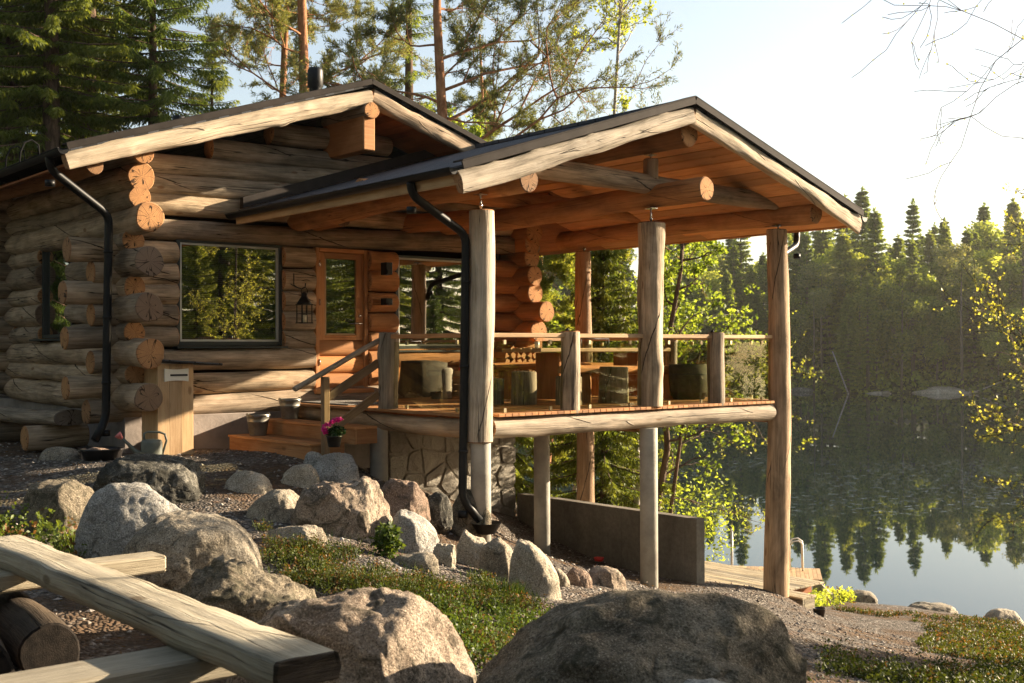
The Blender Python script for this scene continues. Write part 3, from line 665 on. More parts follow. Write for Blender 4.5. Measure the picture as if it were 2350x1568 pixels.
# ------------------------------------------------------------------ boulders
def boulder_mesh(w, h, seed, mat, rough, prof, sub=5):
    rs = np.random.RandomState(seed * 13 + 1)
    bm = bmesh.new(); bmesh.ops.create_icosphere(bm, subdivisions=sub, radius=1.0)
    P = np.array([v.co[:] for v in bm.verts])
    e = 2.15 + rough * .7; nrm = (np.abs(P) ** e).sum(1) ** (1 / e); P = P / nrm[:, None]
    for _ in range(int(3 + rough * 9)):      # broken faces
        n = rs.randn(3); n[2] = abs(n[2]) * .6; n /= np.linalg.norm(n); d = .80 + .18 * rs.rand()
        o = P @ n - d; P = P - np.where(o > 0, o * (.35 + .55 * rough), 0)[:, None] * n
    off = Vector((seed * 3.7, seed * 1.9, seed * .7)); am = .035 + .06 * rough
    disp = np.array([noise.fractal(Vector(p) * 1.5 + off, 1.0, 2.0, 3) * am * 1.2 + noise.ridged_multi_fractal(Vector(p) * 2.2 + off, 1.0, 2.1, 5, 1.0, 2.0) * am * .22 + noise.fractal(Vector(p) * 9 + off, .8, 2.0, 4) * .013 * (1 + rough) for p in P])
    P = P * (1 + disp - am * .3)[:, None]
    P[:, 0] = (P[:, 0] - (P[:, 0].max() + P[:, 0].min()) / 2); P[:, 0] /= P[:, 0].max(); P[:, 1] /= np.abs(P[:, 1]).max()
    prof = prof or [.66, .9, 1, .97, .88, .6]      # outline of the top from left to right
    nb_ = 26; xb = np.linspace(-1, 1, nb_); bi = np.clip(((P[:, 0] + 1) / 2 * (nb_ - 1) + .5).astype(int), 0, nb_ - 1)
    sil = np.array([P[bi == k, 2].max() if (bi == k).any() else .1 for k in range(nb_)]); sil = np.convolve(np.pad(sil, 1, 'edge'), [.25, .5, .25], 'valid')
    want = np.interp(xb, np.linspace(-1, 1, len(prof)), prof) * (1 - np.abs(xb) ** 7) ** .5
    k = np.interp(P[:, 0], xb, want / np.maximum(sil, .15)); P[:, 2] = np.where(P[:, 2] > 0, P[:, 2] * k, P[:, 2])
    P[:, 2] /= P[:, 2].max()
    P = P * np.array([w, w * (.66 + .2 * rs.rand()), h]); P[:, 2] = np.where(P[:, 2] < 0, P[:, 2] * .45, P[:, 2])
    me = bpy.data.meshes.new('boulder'); bm.to_mesh(me); bm.free()
    me.vertices.foreach_set('co', P.astype(np.float32).ravel()); me.polygons.foreach_set('use_smooth', [True] * len(me.polygons)); me.update()
    me.materials.append(MATS['rock_' + mat]); return me
YAW = math.atan2(RIGHT.y, RIGHT.x)
for (x, y, z, w, h, seed, mat, rough, prof, lab) in ROCKS:
    me = boulder_mesh(w, h, seed, mat, rough, prof, 6 if w > .45 else 5)
    o = bpy.data.objects.new('boulder', me); col.objects.link(o); o.location = (x, y, z - .05); o.rotation_euler = (0, 0, YAW)
    tag(o, lab, 'boulder' if w > .25 else 'rock', 'boulders around the gravel garden' if seed < 30 or seed == 36 else 'rocks along the shore')

# bare rock slabs on the far shore
for k, (az, dd, w, h) in enumerate([(20.3, 2, 4.8, 1.0), (17.3, 1, 1.6, .4), (23.6, 6, 3, 1.6)]):
    me = boulder_mesh(w, h, 60 + k, 'tan', 1.0, [[.3, .5, .9, 1, .7, .8, .4], [.4, 1, .5], [.6, 1, .9]][k], 5); o = bpy.data.objects.new('shore_rock', me); col.objects.link(o)
    p = polar(az, shore_d(az) + dd); o.location = (p.x, p.y, -5.0); o.rotation_euler = (0, 0, YAW)
    tag(o, ['broad pale rock slab at the far waterline', 'small pale rock at the far waterline left of the broad slab', 'steep rock face in the far trees right of the broad slab'][k], 'rock', 'rocks on the far shore')

rs = np.random.RandomState(31); sr = []
for k in range(26):
    az = -1 + rs.rand() * 27
    if k < 3: o = bpy.data.objects.new('shore_rock', boulder_mesh(1.0, .55, 80 + k, ['brown', 'dark', 'tan'][k], .9, None, 4)); sr.append(o)
    else: o = sr[k % 3].copy()
    col.objects.link(o); p = polar(az, shore_d(az) + rs.rand() * 1.5 - .3); o.location = (p.x, p.y, -5.0 + .1 * rs.rand()); s_ = .4 + 1.1 * rs.rand() ** 2; o.scale = (s_ * 1.5, s_, s_ * .9); o.rotation_euler = (0, 0, rs.rand() * 6)
    tag(o, 'small rock at the waterline of the far shore', 'rock', 'small rocks along the far waterline')

# ------------------------------------------------------------------ the log cabin
WV = 4.36; R_ = .146; XL, XR = -2.32, 4.22      # wall log axis, log radius, corner axes
RIDGE, VERGE, EAVE_L, ZR, PITCH = .72, 3.3, -3.36, 4.36, .322
def roof_z(x): return ZR - PITCH * abs(x - RIDGE)
cabin = thing('log_cabin', 'log cabin with shingled gable roof and large windows above the lake', 'cabin')
mb = MB()
OPEN = [(-1.63, -.08, .78, 2.165), (.40, 1.33, .22, 2.17), (1.80, 3.34, .72, 2.13)]    # window, door, window
rows = [.285 * k for k in range(16)]
for k, z in enumerate(rows):
    longe = k % 2 == 1
    xl = (-3.05 if longe else -2.74) + .08 * (RS.rand() - .5)
    if z > 2.25: xl = XL - .05
    x1 = XR + .35 if not longe else XR + .15
    # gable rows end under the roof slope
    lim = (ZR - .22 - z - .12) / PITCH
    if z > 2.9: xl = max(xl, RIDGE - lim); x1 = min(x1, RIDGE + lim)
    if x1 - xl < .3: continue
    cuts = [(a, b) for a, b, lo, hi in OPEN if lo - .02 < z < hi]
    segs = []; cur = xl
    for a, b in cuts: segs.append((cur, a)); cur = b
    segs.append((cur, x1))
    rr = R_ * (1.0 + .12 * (RS.rand() - .5)); row = RS.rand()
    for a, b in segs:
        shelter_bounce = .5 if a > .3 else (.12 if z < 2.3 else .05)  # porch logs warmer: less weathered, and bounced light put into the tint
        zz = z + (.03 * math.sin(a * .7 + k))
        log(mb, (a, WV, zz), (b, WV, zz + .015 * (b - a)), rr, rr * (.98 if k % 2 else 1.03), 22, .11, .05, shelter_bounce, (1, 1), 0 if a < .3 else 2, 1, knots=2, bend=.006, rnd=row, ernd=.15 + .5 * RS.rand() if a < -2 else .1)
o = mb.build('front_wall', ['log_grey', 'log_end', 'log_warm'], cabin)
# left side wall, seen along its length, with the projecting log ends of the corner
mb = MB(); LZ = [.13, .42, .69, .95, 1.24, 1.51, 1.80, 2.08, 2.33, 2.59, 2.86]
SWIN = (5.95, 7.18, .90, 2.22)
for k, z in enumerate(LZ):
    y0 = (3.52 if k % 2 == 0 else 3.98) + .06 * (RS.rand() - .5)
    if k >= 9: y0 = 3.78
    cut = SWIN[2] - .08 < z < SWIN[3] + .05; y1 = 8.55 + .12 * (k % 2)
    rr = .158 + (.022 if k % 2 == 0 else -.018)
    for a, b in ([(y0, SWIN[0]), (SWIN[1], y1)] if cut else [(y0, y1)]):
        log(mb, (XL, a, z), (XL - .02, b, z), rr, rr * .93, 24, .1, .07, .18, (1, 1), 0, 1 if k % 2 else 1, knots=3, bend=.01, ernd=[.85, .1, .35, .1, .9, .2, .95, .15, .2, .1, .15][k])
    # farther stretch of the side wall beyond the cross wall
    log(mb, (XL + .05, 8.4, z + .04), (XL + .05, 13.2, z + .04), .15, .14, 16, .3, .05, .1, (1, 1), 0, 1)
log(mb, (XL, 3.72, 3.14), (XL, 8.6, 3.14), .14, .13, 22, .15, .05, .15, ernd=.2)
mb.build('side_wall', ['log_grey', 'log_end', 'log_end_grey'], cabin)
mb = MB()      # right hand corner and its projecting log ends
for k, (z, y0) in enumerate([(.16, 4.02), (.44, 3.82), (.73, 3.94), (1.03, 3.86), (1.32, 3.70), (1.60, 3.96), (1.88, 3.90), (2.14, 4.0), (2.37, 3.96), (2.62, 3.9)]):
    log(mb, (XR, y0, z), (XR + .03, 12.5, z), .155 + .02 * RS.rand(), .14, 20, .25, .05, .9, ernd=.12)
mb.build('lake_side_wall', ['log_warm', 'log_end'], cabin)
mb = MB()      # cross wall log ends further along the left side, and the rear wall
for k, z in enumerate(LZ): log(mb, (-2.75 + .12 * (k % 2), 8.62, z + .14), (-1.0, 8.62, z + .14), .14, .14, 16, .2, .05, .1)
mb.build('cross_wall', ['log_grey', 'log_end'], cabin); mb = MB()
for k in range(12): log(mb, (XL, 12.9, .05 + k * .26), (XR, 12.9, .05 + k * .26), .15, .15, 12, .6, .03, .1)
mb.build('rear_wall', ['log_grey', 'log_end'], cabin)
mb = MB()      # interior lining
for lo, hi in (((XL + .1, 4.62, .02), (XR - .1, 12.7, .08)), ((XL + .1, 8.0, .08), (XR - .1, 8.1, 2.5)), ((XL + .1, 4.62, 2.5), (XR - .1, 8.0, 2.56)), ((XR - .2, 4.62, .08), (XR - .14, 8.0, 2.5))): box(mb, lo, hi)
mb.build('interior_lining', 'interior', cabin)
mb = MB()      # rendered plinth and stone clad basement
box(mb, (XL - .02, 4.26, -1.0), (1.60, 4.5, -.12), 0, .01); box(mb, (XL - .02, 4.5, -1.0), (XL + .2, 12.8, -.02), 0, .01)
mb.build('plinth', 'plinth', cabin)
mb = MB(); box(mb, (1.60, 4.20, -3.2), (4.00, 4.5, -.14), 0, .01); box(mb, (3.78, 4.5, -3.6), (4.00, 12.7, -.14), 0, .01); bwall = mb.build('basement_wall', 'mortar', cabin)
def clip(poly, n, d):
    out = []
    for i in range(len(poly)):
        p, q = poly[i], poly[(i + 1) % len(poly)]; a, b_ = np.dot(p, n) - d, np.dot(q, n) - d
        if a <= 0: out.append(p)
        if a * b_ < 0: out.append(p + (q - p) * a / (a - b_))
    return out
rs = np.random.RandomState(8); W_, H_ = 2.42, 2.0; S_ = np.array([((i + .5 + (rs.rand() - .5) * .8) * W_ / 7, (j + .5 + (rs.rand() - .5) * .8) * H_ / 6) for i in range(7) for j in range(6)]); mb = MB()
for k, s in enumerate(S_):      # thin irregular stone slabs set in mortar
    poly = [np.array(p, float) for p in ((0.005, 0), (W_, 0), (W_, H_), (0.005, H_))]
    for m_, o_ in enumerate(S_):
        if m_ != k and np.linalg.norm(o_ - s) < 1.3:
            n = (o_ - s) / np.linalg.norm(o_ - s); poly = clip(poly, n, np.dot((o_ + s) / 2, n) - .014)
            if len(poly) < 3: break
    if len(poly) < 3: continue
    P_ = []; nn = len(poly)
    for i in range(nn):      # uneven, slightly rounded outline
        p, q = poly[i], poly[(i + 1) % nn]
        for f_ in (.12, .37, .63, .88): c_ = p + (q - p) * f_; P_.append(c_ + (s - c_) * .03 * rs.rand())
    P_ = np.array(P_); n = len(P_); d_ = .012 + .018 * rs.rand(); tx, tz = (rs.rand(2) - .5) * .06; c_ = P_.mean(0)
    f3 = lambda Q, y: [(1.6 + q[0], 4.20 - y - tx * (q[0] - c_[0]) - tz * (q[1] - c_[1]) * (y > .01), -.14 - H_ + q[1]) for q in Q]
    V = f3(P_, -.005) + f3(P_, d_ * .7) + f3(c_ + (P_ - c_) * .93, d_) + f3([c_], d_ + .006)
    fc = [(r * n + i, r * n + (i + 1) % n, (r + 1) * n + (i + 1) % n, (r + 1) * n + i) for r in range(2) for i in range(n)] + [(2 * n + i, 2 * n + (i + 1) % n, 3 * n) for i in range(n)]
    mb.add(V, fc, [[(0, 0)] * len(q) for q in fc], 0, rs.rand(), 0, False)
mb.build('stone_cladding', 'stone_slab', bwall)

def slope_slab(mb, x0, x1, y0, y1, zf, t0, t1, mi=0, nx=1, ny=1, uvs=1.0):
    """slab following roof height zf between offsets t0 (top) and t1 (bottom)"""
    xs = np.linspace(x0, x1, nx + 1); V = []
    for t_ in (t0, t1):
        for x in xs:
            for y in (y0, y1): V.append((x, y, zf(x) + t_))
    n = (nx + 1) * 2; f = []; uv = []
    c = math.sqrt(1 + PITCH ** 2)
    for i in range(nx):
        a = i * 2
        for fa in ((a, a + 2, a + 3, a + 1), (n + a, n + a + 1, n + a + 3, n + a + 2), (a, n + a, n + a + 2, a + 2), (a + 1, a + 3, n + a + 3, n + a + 1)):
            f.append(fa); uv.append([(V[q][1], V[q][0] * c) for q in fa])
    for a in (0, nx * 2): fa = (a, a + 1, n + a + 1, n + a); f.append(fa if a else fa[::-1]); uv.append([(V[q][1], V[q][2]) for q in f[-1]])
    mb.add(V, f, uv, mi, RS.rand(), 0, False)
mb = MB()
slope_slab(mb, EAVE_L, RIDGE, VERGE, 13.6, roof_z, 0, -.05, 0, 8); slope_slab(mb, RIDGE, 6.05, 4.05, 13.6, roof_z, 0, -.05, 0, 8)
slope_slab(mb, RIDGE, 2.95, VERGE, 4.05, roof_z, 0, -.05, 0, 4)
roof = mb.build('roof', 'shingle', cabin)
mb = MB()      # soffit boards under the overhang, running with the ridge
k = 0; x = EAVE_L + .05
while x < 6.0:
    w = .145
    if not (x < RIDGE < x + w): slope_slab(mb, x, x + w - .008, VERGE + .1, 13.4 if x > 4.3 or x < XL else 4.5, roof_z, -.17 - .002 * (k % 2), -.195, 0)
    x += w; k += 1
mb.build('soffit', 'plank_red', cabin)
def verge(mb, xa, xb, y, zf, warm=.1, h=.115, seed=0, mi=0):
    za, zb = zf(xa) - .165, zf(xb) - .165
    log(mb, (xa, y, za), (xb, y, zb), h, h, 26, .07, .16, warm, (1, 1), mi, 1, sx=.55, sy=1.0, power=2.6, knots=5, bend=.012, ernd=.6)
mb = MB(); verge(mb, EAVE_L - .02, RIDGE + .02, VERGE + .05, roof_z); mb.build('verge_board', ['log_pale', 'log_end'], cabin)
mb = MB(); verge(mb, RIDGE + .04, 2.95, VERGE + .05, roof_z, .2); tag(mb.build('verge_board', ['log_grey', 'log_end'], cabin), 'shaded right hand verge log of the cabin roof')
mb = MB()
for xa, xb in ((EAVE_L - .04, RIDGE), (RIDGE, 3.0)):
    beam(mb, (xa, VERGE - .035, roof_z(xa) + .012), (xb, VERGE - .035, roof_z(xb) + .012), .025, .075); beam(mb, (xa, VERGE + .03, roof_z(xa) + .045), (xb, VERGE + .03, roof_z(xb) + .045), .15, .02)
mb.build('roof_trim', 'trim_metal', cabin)
mb = MB()      # ridge beam end: square timber with a round cap log on top
box(mb, (RIDGE - .10, VERGE + .03, 3.44), (RIDGE + .09, 4.4, 3.92), 0, .015); mb.build('ridge_beam', ['plank_orange', 'log_end'], cabin)
mb = MB(); log(mb, (RIDGE, VERGE - .02, 3.98), (RIDGE, 4.4, 3.98), .125, .125, 20, .1, .05, .2, sx=1.0, sy=.9); mb.build('ridge_log', ['log_grey', 'log_end'], cabin)
mb = MB()      # purlin ends under the left slope
for x_, z_ in ((-2.9, 2.95),): log(mb, (x_, 3.75, z_), (x_, 8, z_), .11, .11, 16, .2, .05, .5)
mb.build('eave_log', ['log_warm', 'log_end'], cabin)

def gutter(mb, x, y0, y1, z, r=.065, open_end=True, drop=0.0):
    th = np.linspace(math.pi, 2 * math.pi, 11); 
    for rr, fl in ((r, 0), (r - .006, 1)):
        V = []; 
        for y, zz in ((y0, z), (y1, z - drop)):
            for a in th: V.append((x + rr * math.cos(a), y, zz + rr * math.sin(a)))
        n = len(th); f = [(i, i + 1, n + i + 1, n + i) for i in range(n - 1)]
        if fl: f = [q[::-1] for q in f]
        mb.add(V, f, [[(0, 0)] * 4] * len(f), 0, .5)
    for y, zz in ((y0, z), (y1, z - drop)):
        V = [(x + r * math.cos(a), y, zz + r * math.sin(a)) for a in th]; mb.add(V, [tuple(range(len(V)))], [[(0, 0)] * len(V)], 0, .5, 0, False)
    for s in (-1, 1): tube(mb, [(x + s * r, y0, z), (x + s * r, y1, z - drop)], .009, 8)
mb = MB(); gutter(mb, EAVE_L - .07, VERGE - .02, 13.5, roof_z(EAVE_L) - .03); mb.build('gutter', 'black_metal', cabin)
def downpipe(pts, parent, r=.05):
    mb = MB(); P = [np.array(p, float) for p in pts]; out = [P[0]]
    for i in range(1, len(P) - 1):     # rounded elbows
        a, b, c = P[i - 1], P[i], P[i + 1]; k = .11
        pa = b + (a - b) / np.linalg.norm(a - b) * k; pc = b + (c - b) / np.linalg.norm(c - b) * k
        for t_ in (0, .25, .5, .75, 1): out.append((1 - t_) ** 2 * pa + 2 * t_ * (1 - t_) * b + t_ ** 2 * pc)
    out.append(P[-1]); tube(mb, out, r, 16)
    for i in (1, len(P) - 2): tube(mb, [P[i] + (0, 0, -.13), P[i] + (0, 0, -.20)], r * 1.13, 16)
    dp = mb.build('downpipe', 'black_metal', parent)
    for t_ in (.18, .5, .82):      # pipe clamps on the long upright run
        if len(P) > 4: c_ = P[-3] + (P[-2] - P[-3]) * t_; mb = MB(); tube(mb, [c_ + (0, 0, -.016), c_ + (0, 0, .016)], r * 1.12, 16); beam(mb, tuple(c_), tuple(c_ + np.array((.05, .10, 0))), .02, .03); mb.build('pipe_clamp', 'black_metal', dp)
    return dp
downpipe([(-3.43, 3.76, 3.02), (-3.42, 3.76, 2.84), (-2.66, 3.93, 2.37), (-2.70, 3.93, -.12), (-2.86, 3.86, -.36)], cabin)
mb = MB()      # flues
lathe(mb, 0, 0, 0, [(.13, 0), (.115, .1), (.095, .46), (.095, .49), (.125, .50), (.125, .63), (.11, .65), (.02, .66)], 24)
c1 = mb.build('flue', 'black_metal', cabin); c1.location = (1.68, 6.41, 3.98); c1.scale = (1, 1, 2.0)
mb = MB(); lathe(mb, 0, 0, 0, [(.09, 0), (.09, .22), (.10, .23), (.10, .30), (.02, .31)], 20)
c2 = mb.build('vent_pipe', 'black_metal', cabin); c2.location = (-.02, 7.83, 4.12); c2.scale = (1, 1, 1.3)
for y_ in (7.1, 7.75):      # hand hoops of the roof ladder
    mb = MB(); tube(mb, [(-2.75, y_, 3.15), (-2.72, y_, 3.55), (-2.66, y_, 3.70), (-2.56, y_, 3.74), (-2.47, y_, 3.68), (-2.44, y_, 3.35)], .013, 8); mb.build('ladder_hoop', 'black_matt', cabin)

def window(x0, x1, z0, z1, y, inner, name='window', blinds=False, parent=cabin):
    mb = MB(); f = .055
    for lo, hi in (((x0, y, z0), (x0 + f, y + .09, z1)), ((x1 - f, y, z0), (x1, y + .09, z1)), ((x0 + f, y, z1 - f * .6), (x1 - f, y + .09, z1)), ((x0 + f, y, z0), (x1 - f, y + .09, z0 + f))): box(mb, lo, hi, 0, .004)
    fo = mb.build(name, 'frame_dark', parent)
    mb = MB(); g = f
    for lo, hi in (((x0 + g, y + .02, z0 + g), (x0 + g + .028, y + .07, z1 - g)), ((x1 - g - .028, y + .02, z0 + g), (x1 - g, y + .07, z1 - g)), ((x0 + g, y + .021, z1 - g * .6 - .028), (x1 - g, y + .069, z1 - g * .6)), ((x0 + g, y + .021, z0 + g), (x1 - g, y + .069, z0 + g + .028))): box(mb, lo, hi, 0, .002)
    mb.build('sash', 'frame_white', fo)
    mb = MB(); box(mb, (x0 + g, y + .042, z0 + g), (x1 - g, y + .046, z1 - g * .6), 0, .0005); mb.build('glass', 'window_glass', fo)
    mb = MB(); box(mb, (x0 - .03, y - .10, z0 - .035), (x1 + .03, y + .06, z0 - .008), 0, .004, M=None); mb.build('sill', 'frame_dark', fo)
    if blinds:
        mb = MB(); z = z0 + g + .03
        while z < z1 - .08:
            a = .010; mb.add([(x0 + .09, y + .12, z - a), (x1 - .09, y + .12, z - a), (x1 - .09, y + .138, z + a), (x0 + .09, y + .138, z + a)], [(0, 1, 2, 3)], [[(0, 0)] * 4], 0, .5, 0, False); z += .026
        mb.build('blind', 'blind', fo)
    return fo
tag(window(*OPEN[0][:2], *OPEN[0][2:], 4.30, 1, blinds=True), 'wide dark framed window with blinds left of the door')
tag(window(*OPEN[2][:2], *OPEN[2][2:], 4.30, 1), 'large window behind the terrace')
# window of the left side wall (turned a quarter)
mb = MB(); xw = XL - .03
y0, y1, z0, z1 = SWIN
for lo, hi in (((xw - .05, y0, z0), (xw + .05, y0 + .06, z1)), ((xw - .05, y1 - .06, z0), (xw + .05, y1, z1)), ((xw - .05, y0 + .06, z1 - .05), (xw + .05, y1 - .06, z1)), ((xw - .05, y0 + .06, z0), (xw + .05, y1 - .06, z0 + .05))): box(mb, lo, hi)
sw = mb.build('window', 'frame_dark', cabin); tag(sw, 'narrow looking side window with blinds on the left wall')
mb = MB(); box(mb, (xw, y0 + .05, z0 + .05), (xw + .004, y1 - .05, z1 - .05), 0, .0005); mb.build('glass', 'window_glass', sw)
mb = MB(); box(mb, (xw - .16, y0 - .06, z0 - .04), (xw + .04, y1 + .22, z0 - .012)); mb.build('sill', 'frame_dark', sw)
mb = MB(); z = z0 + .09
while z < z1 - .08:
    mb.add([(xw + .09, y0 + .09, z - .01), (xw + .09, y1 - .20, z - .01), (xw + .107, y1 - .20, z + .01), (xw + .107, y0 + .09, z + .01)], [(0, 1, 2, 3)], [[(0, 0)] * 4], 0, .5, 0, False); z += .028
mb.build('blind', 'blind', sw)
mb = MB(); box(mb, (xw + .03, y1 - .20, z0 + .05), (xw + .05, y1 - .07, z1 - .05)); mb.build('sash', 'frame_white', sw)

# door: orange frame, glazed upper two thirds, log-like panels below
mb = MB(); dx0, dx1, dz0, dz1 = .43, 1.30, .13, 2.17; yd = 4.31
for lo, hi in (((dx0, yd - .03, dz0), (dx0 + .06, yd + .08, dz1)), ((dx1 - .06, yd - .03, dz0), (dx1, yd + .08, dz1)), ((dx0 + .06, yd - .03, dz1 - .06), (dx1 - .06, yd + .08, dz1)), ((dx0 - .05, yd - .12, dz0 - .03), (dx1 + .05, yd + .08, dz0 + .03))): box(mb, lo, hi, 0, .006)
door = mb.build('door_frame', 'plank_orange', cabin)
mb = MB(); a0, a1 = dx0 + .065, dx1 - .065
for lo, hi in (((a0, yd, .86), (a0 + .10, yd + .05, dz1 - .065)), ((a1 - .12, yd, .86), (a1, yd + .05, dz1 - .065)), ((a0 + .10, yd, dz1 - .15), (a1 - .12, yd + .05, dz1 - .065)), ((a0 + .10, yd, .86), (a1 - .12, yd + .05, .93))): box(mb, lo, hi, 0, .004)
for q in range(3):
    z_ = .14 + q * .243; log(mb, (a0, yd + .06, z_ + .125), (a1, yd + .06, z_ + .125),   .121, .121, 20, .1, .03, .9, (1, 1), 0, 0, sx=.55, sy=1.0, knots=3, bend=0)
leafd = mb.build('door_leaf', 'plank_orange', cabin)
mb = MB(); box(mb, (a0 + .10, yd + .022, .93), (a1 - .12, yd + .027, dz1 - .15), 0, .0005); mb.build('glass', 'window_glass', leafd)
mb = MB(); box(mb, (a0 + .105, yd + .01, .935), (a0 + .13, yd + .035, dz1 - .155)); box(mb, (a0 + .13, yd + .01, .935), (a1 - .125, yd + .035, .955)); mb.build('glazing_bead', 'plank_light', leafd)
mb = MB(); tube(mb, [(a1 - .055, yd - .005, 1.10), (a1 - .055, yd - .05, 1.10), (a1 - .17, yd - .055, 1.10)], .010, 8); mb.build('handle', 'steel', leafd); mb = MB(); lathe(mb, a1 - .055, yd, 1.19, [(.02, 0), (.02, .03)], 12); mb.build('lock', 'steel', leafd)
for z_ in (.5, 1.35, 1.9): mb = MB(); tube(mb, [(dx0 + .062, yd - .035, z_), (dx0 + .062, yd - .035, z_ + .09)], .008, 8); mb.build('hinge', 'steel', leafd)

# wall boxes and lantern
for zc, lab, hh in ((1.90, 'small dark box fixed high on the log wall right of the door', .09), (1.42, 'small black square fitting low on the log wall right of the door', .05)):
    mb = MB(); box(mb, (1.46, 4.04, zc - hh), (1.57, 4.19, zc + hh), 0, .006); box(mb, (1.475, 4.025, zc - hh * .8), (1.555, 4.04, zc - hh * .2), 0, .003)
    o = mb.build('wall_lamp', 'black_metal'); tag(o, lab, 'wall lamp')
lan = thing('lantern', 'black metal candle lantern hanging on a hook between window and door', 'lantern', (.12, 4.06, 1.10))
mb = MB(); h_ = .075
for sx_ in (-1, 1):
    for sy_ in (-1, 1): box(mb, (sx_ * h_ - .006, sy_ * h_ - .006, 0), (sx_ * h_ + .006, sy_ * h_ + .006, .24), 0, .001)
    box(mb, (sx_ * h_ - .004, -h_, .115), (sx_ * h_ + .004, h_, .123), 0, .001); box(mb, (-h_, sx_ * h_ - .004, .115), (h_, sx_ * h_ + .004, .123), 0, .001); box(mb, (-.004, sx_ * h_ - .004, 0), (.004, sx_ * h_ + .004, .24), 0, .001)
box(mb, (-.09, -.09, -.015), (.09, .09, 0), 0, .003); box(mb, (-.09, -.09, .24), (.09, .09, .255), 0, .003)
mb.build('cage', 'black_metal', lan)
mb = MB(); lathe(mb, 0, 0, .255, [(.12, 0), (.10, .03), (.055, .09), (.045, .11), (.05, .14), (.02, .16), (.0, .165)], 4, sq=1); mb.build('lid', 'black_metal', lan)
mb = MB(); tube(mb, [(.05 * math.cos(a), 0, .43 + .055 * math.sin(a)) for a in np.linspace(0, 2 * math.pi, 15)], .005, 6); mb.build('ring', 'black_metal', lan)
mb = MB(); lathe(mb, 0, 0, 0, [(.03, 0), (.03, .10), (.0, .102)], 14); mb.build('candle', 'candle', lan)
mb = MB(); tube(mb, [(.03, 4.19, 1.78), (.03, 4.19, 1.62), (.03, 4.10, 1.58), (.08, 4.06, 1.56), (.13, 4.06, 1.58), (.14, 4.06, 1.64)], .008, 6); tube(mb, [(-.03, 4.17, 1.63), (.02, 4.10, 1.58)], .006, 6)
tag(mb.build('hook', 'black_metal'), 'wrought iron hook carrying the candle lantern', 'hook')
# ------------------------------------------------------------------ the covered terrace
PR, PZ, PP, PV = 2.66, 3.70, .319, -.78      # ridge x, ridge height, pitch, verge plane
PL, PRT = -.82, 6.10
def proof_z(x): return PZ - PP * abs(x - PR)
terr = thing('covered_terrace', 'open log terrace with a gable roof standing on tall posts over the slope', 'terrace')
mb = MB(); slope_slab(mb, PL, PR, PV, 4.16, proof_z, 0, -.045, 0, 6); slope_slab(mb, PR, PRT, PV, 4.05, proof_z, 0, -.045, 0, 6); mb.build('roof', 'shingle', terr)
mb = MB(); k = 0; x = PL + .03
while x < PRT - .05:
    w = .185
    for ya, yb in ((PV + .08, 1.9 + .3 * (k % 2)), (1.905 + .3 * (k % 2), 4.16)):
        if not (x < PR < x + w): slope_slab(mb, x, min(x + w - .02, PRT - .01), ya, yb, proof_z, -.165 - .003 * (k % 2), -.19 - .003 * (k % 2))
    x += w; k += 1
mb.build('soffit', 'soffit_board', terr)
mb = MB(); slope_slab(mb, PL, PR, PV + .1, 4.1, proof_z, -.145, -.160, 0, 2); slope_slab(mb, PR, PRT, PV + .1, 4.1, proof_z, -.145, -.160, 0, 2); mb.build('roof_deck', 'slot_black', terr)
def verge2(xa, xb, warm, nm, lab=None):
    mb = MB(); verge(mb, xa, xb, PV + .04, proof_z, warm, .108, mi=0); o = mb.build('verge_board', ['log_pale', 'log_end'], terr)
    if lab: o['label'] = lab
verge2(PL - .03, PR + .02, .0, '', 'knotty grey verge log on the left slope'); verge2(PR + .03, PRT + .03, .05, '', 'rough verge log on the right slope')
mb = MB()
for xa, xb in ((PL - .05, PR), (PR, PRT + .05)):
    beam(mb, (xa, PV - .035, proof_z(xa) + .0), (xb, PV - .035, proof_z(xb) + .0), .02, .085); beam(mb, (xa, PV + .04, proof_z(xa) + .05), (xb, PV + .04, proof_z(xb) + .05), .17, .018)
mb.build('roof_trim', 'trim_metal', terr)
mb = MB(); beam(mb, (PR - .09, (PV + 4.1) / 2, PZ), (PR + .09, (PV + 4.1) / 2, PZ), .01, .01)
for s in (-1, 1): box(mb, (PR - .14 if s < 0 else PR, PV, PZ - .035), (PR if s < 0 else PR + .14, 4.1, PZ + .012), 0, .003)
mb.build('ridge_cap', 'shingle', terr)
mb = MB(); slope_slab(mb, PL + .02, 2.55, 4.06, 4.15, proof_z, .16, .01, 0, 2); mb.build('wall_flashing', 'trim_metal', terr)
mb = MB(); box(mb, (PL - .04, PV + .05, proof_z(PL) - .20), (PL - .012, 4.15, proof_z(PL) - .06)); mb.build('fascia', 'plank_light', terr)
mb = MB(); box(mb, (PRT + .012, PV + .05, proof_z(PRT) - .19), (PRT + .035, 4.15, proof_z(PRT) - .06)); mb.build('fascia', 'plank_orange', terr)
mb = MB(); gutter(mb, PL - .11, PV + .02, 4.2, proof_z(PL) - .045, .062, drop=.02); mb.build('gutter', 'black_metal', terr)
mb = MB(); gutter(mb, PRT + .11, PV - .02, 4.6, proof_z(PRT) - .06, .062); mb.build('gutter', 'black_metal', terr)
for i in range(9):
    mb = MB(); y_ = PV + .15 + i * .52; beam(mb, (PL - .18, y_, proof_z(PL) - .04), (PL - .02, y_, proof_z(PL) - .02), .025, .006); mb.build('gutter_bracket', 'black_metal', terr)
downpipe([(PL - .10, .02, 2.49), (PL - .09, .02, 2.36), (-.16, .05, 1.98), (-.24, .02, -.92), (-.08, -.08, -1.16)], terr, .047)
mb = MB(); lathe(mb, -.02, -.12, -1.30, [(.10, 0), (.17, .12), (.175, .12)], 20); mb.build('drain_funnel', 'black_metal', terr)
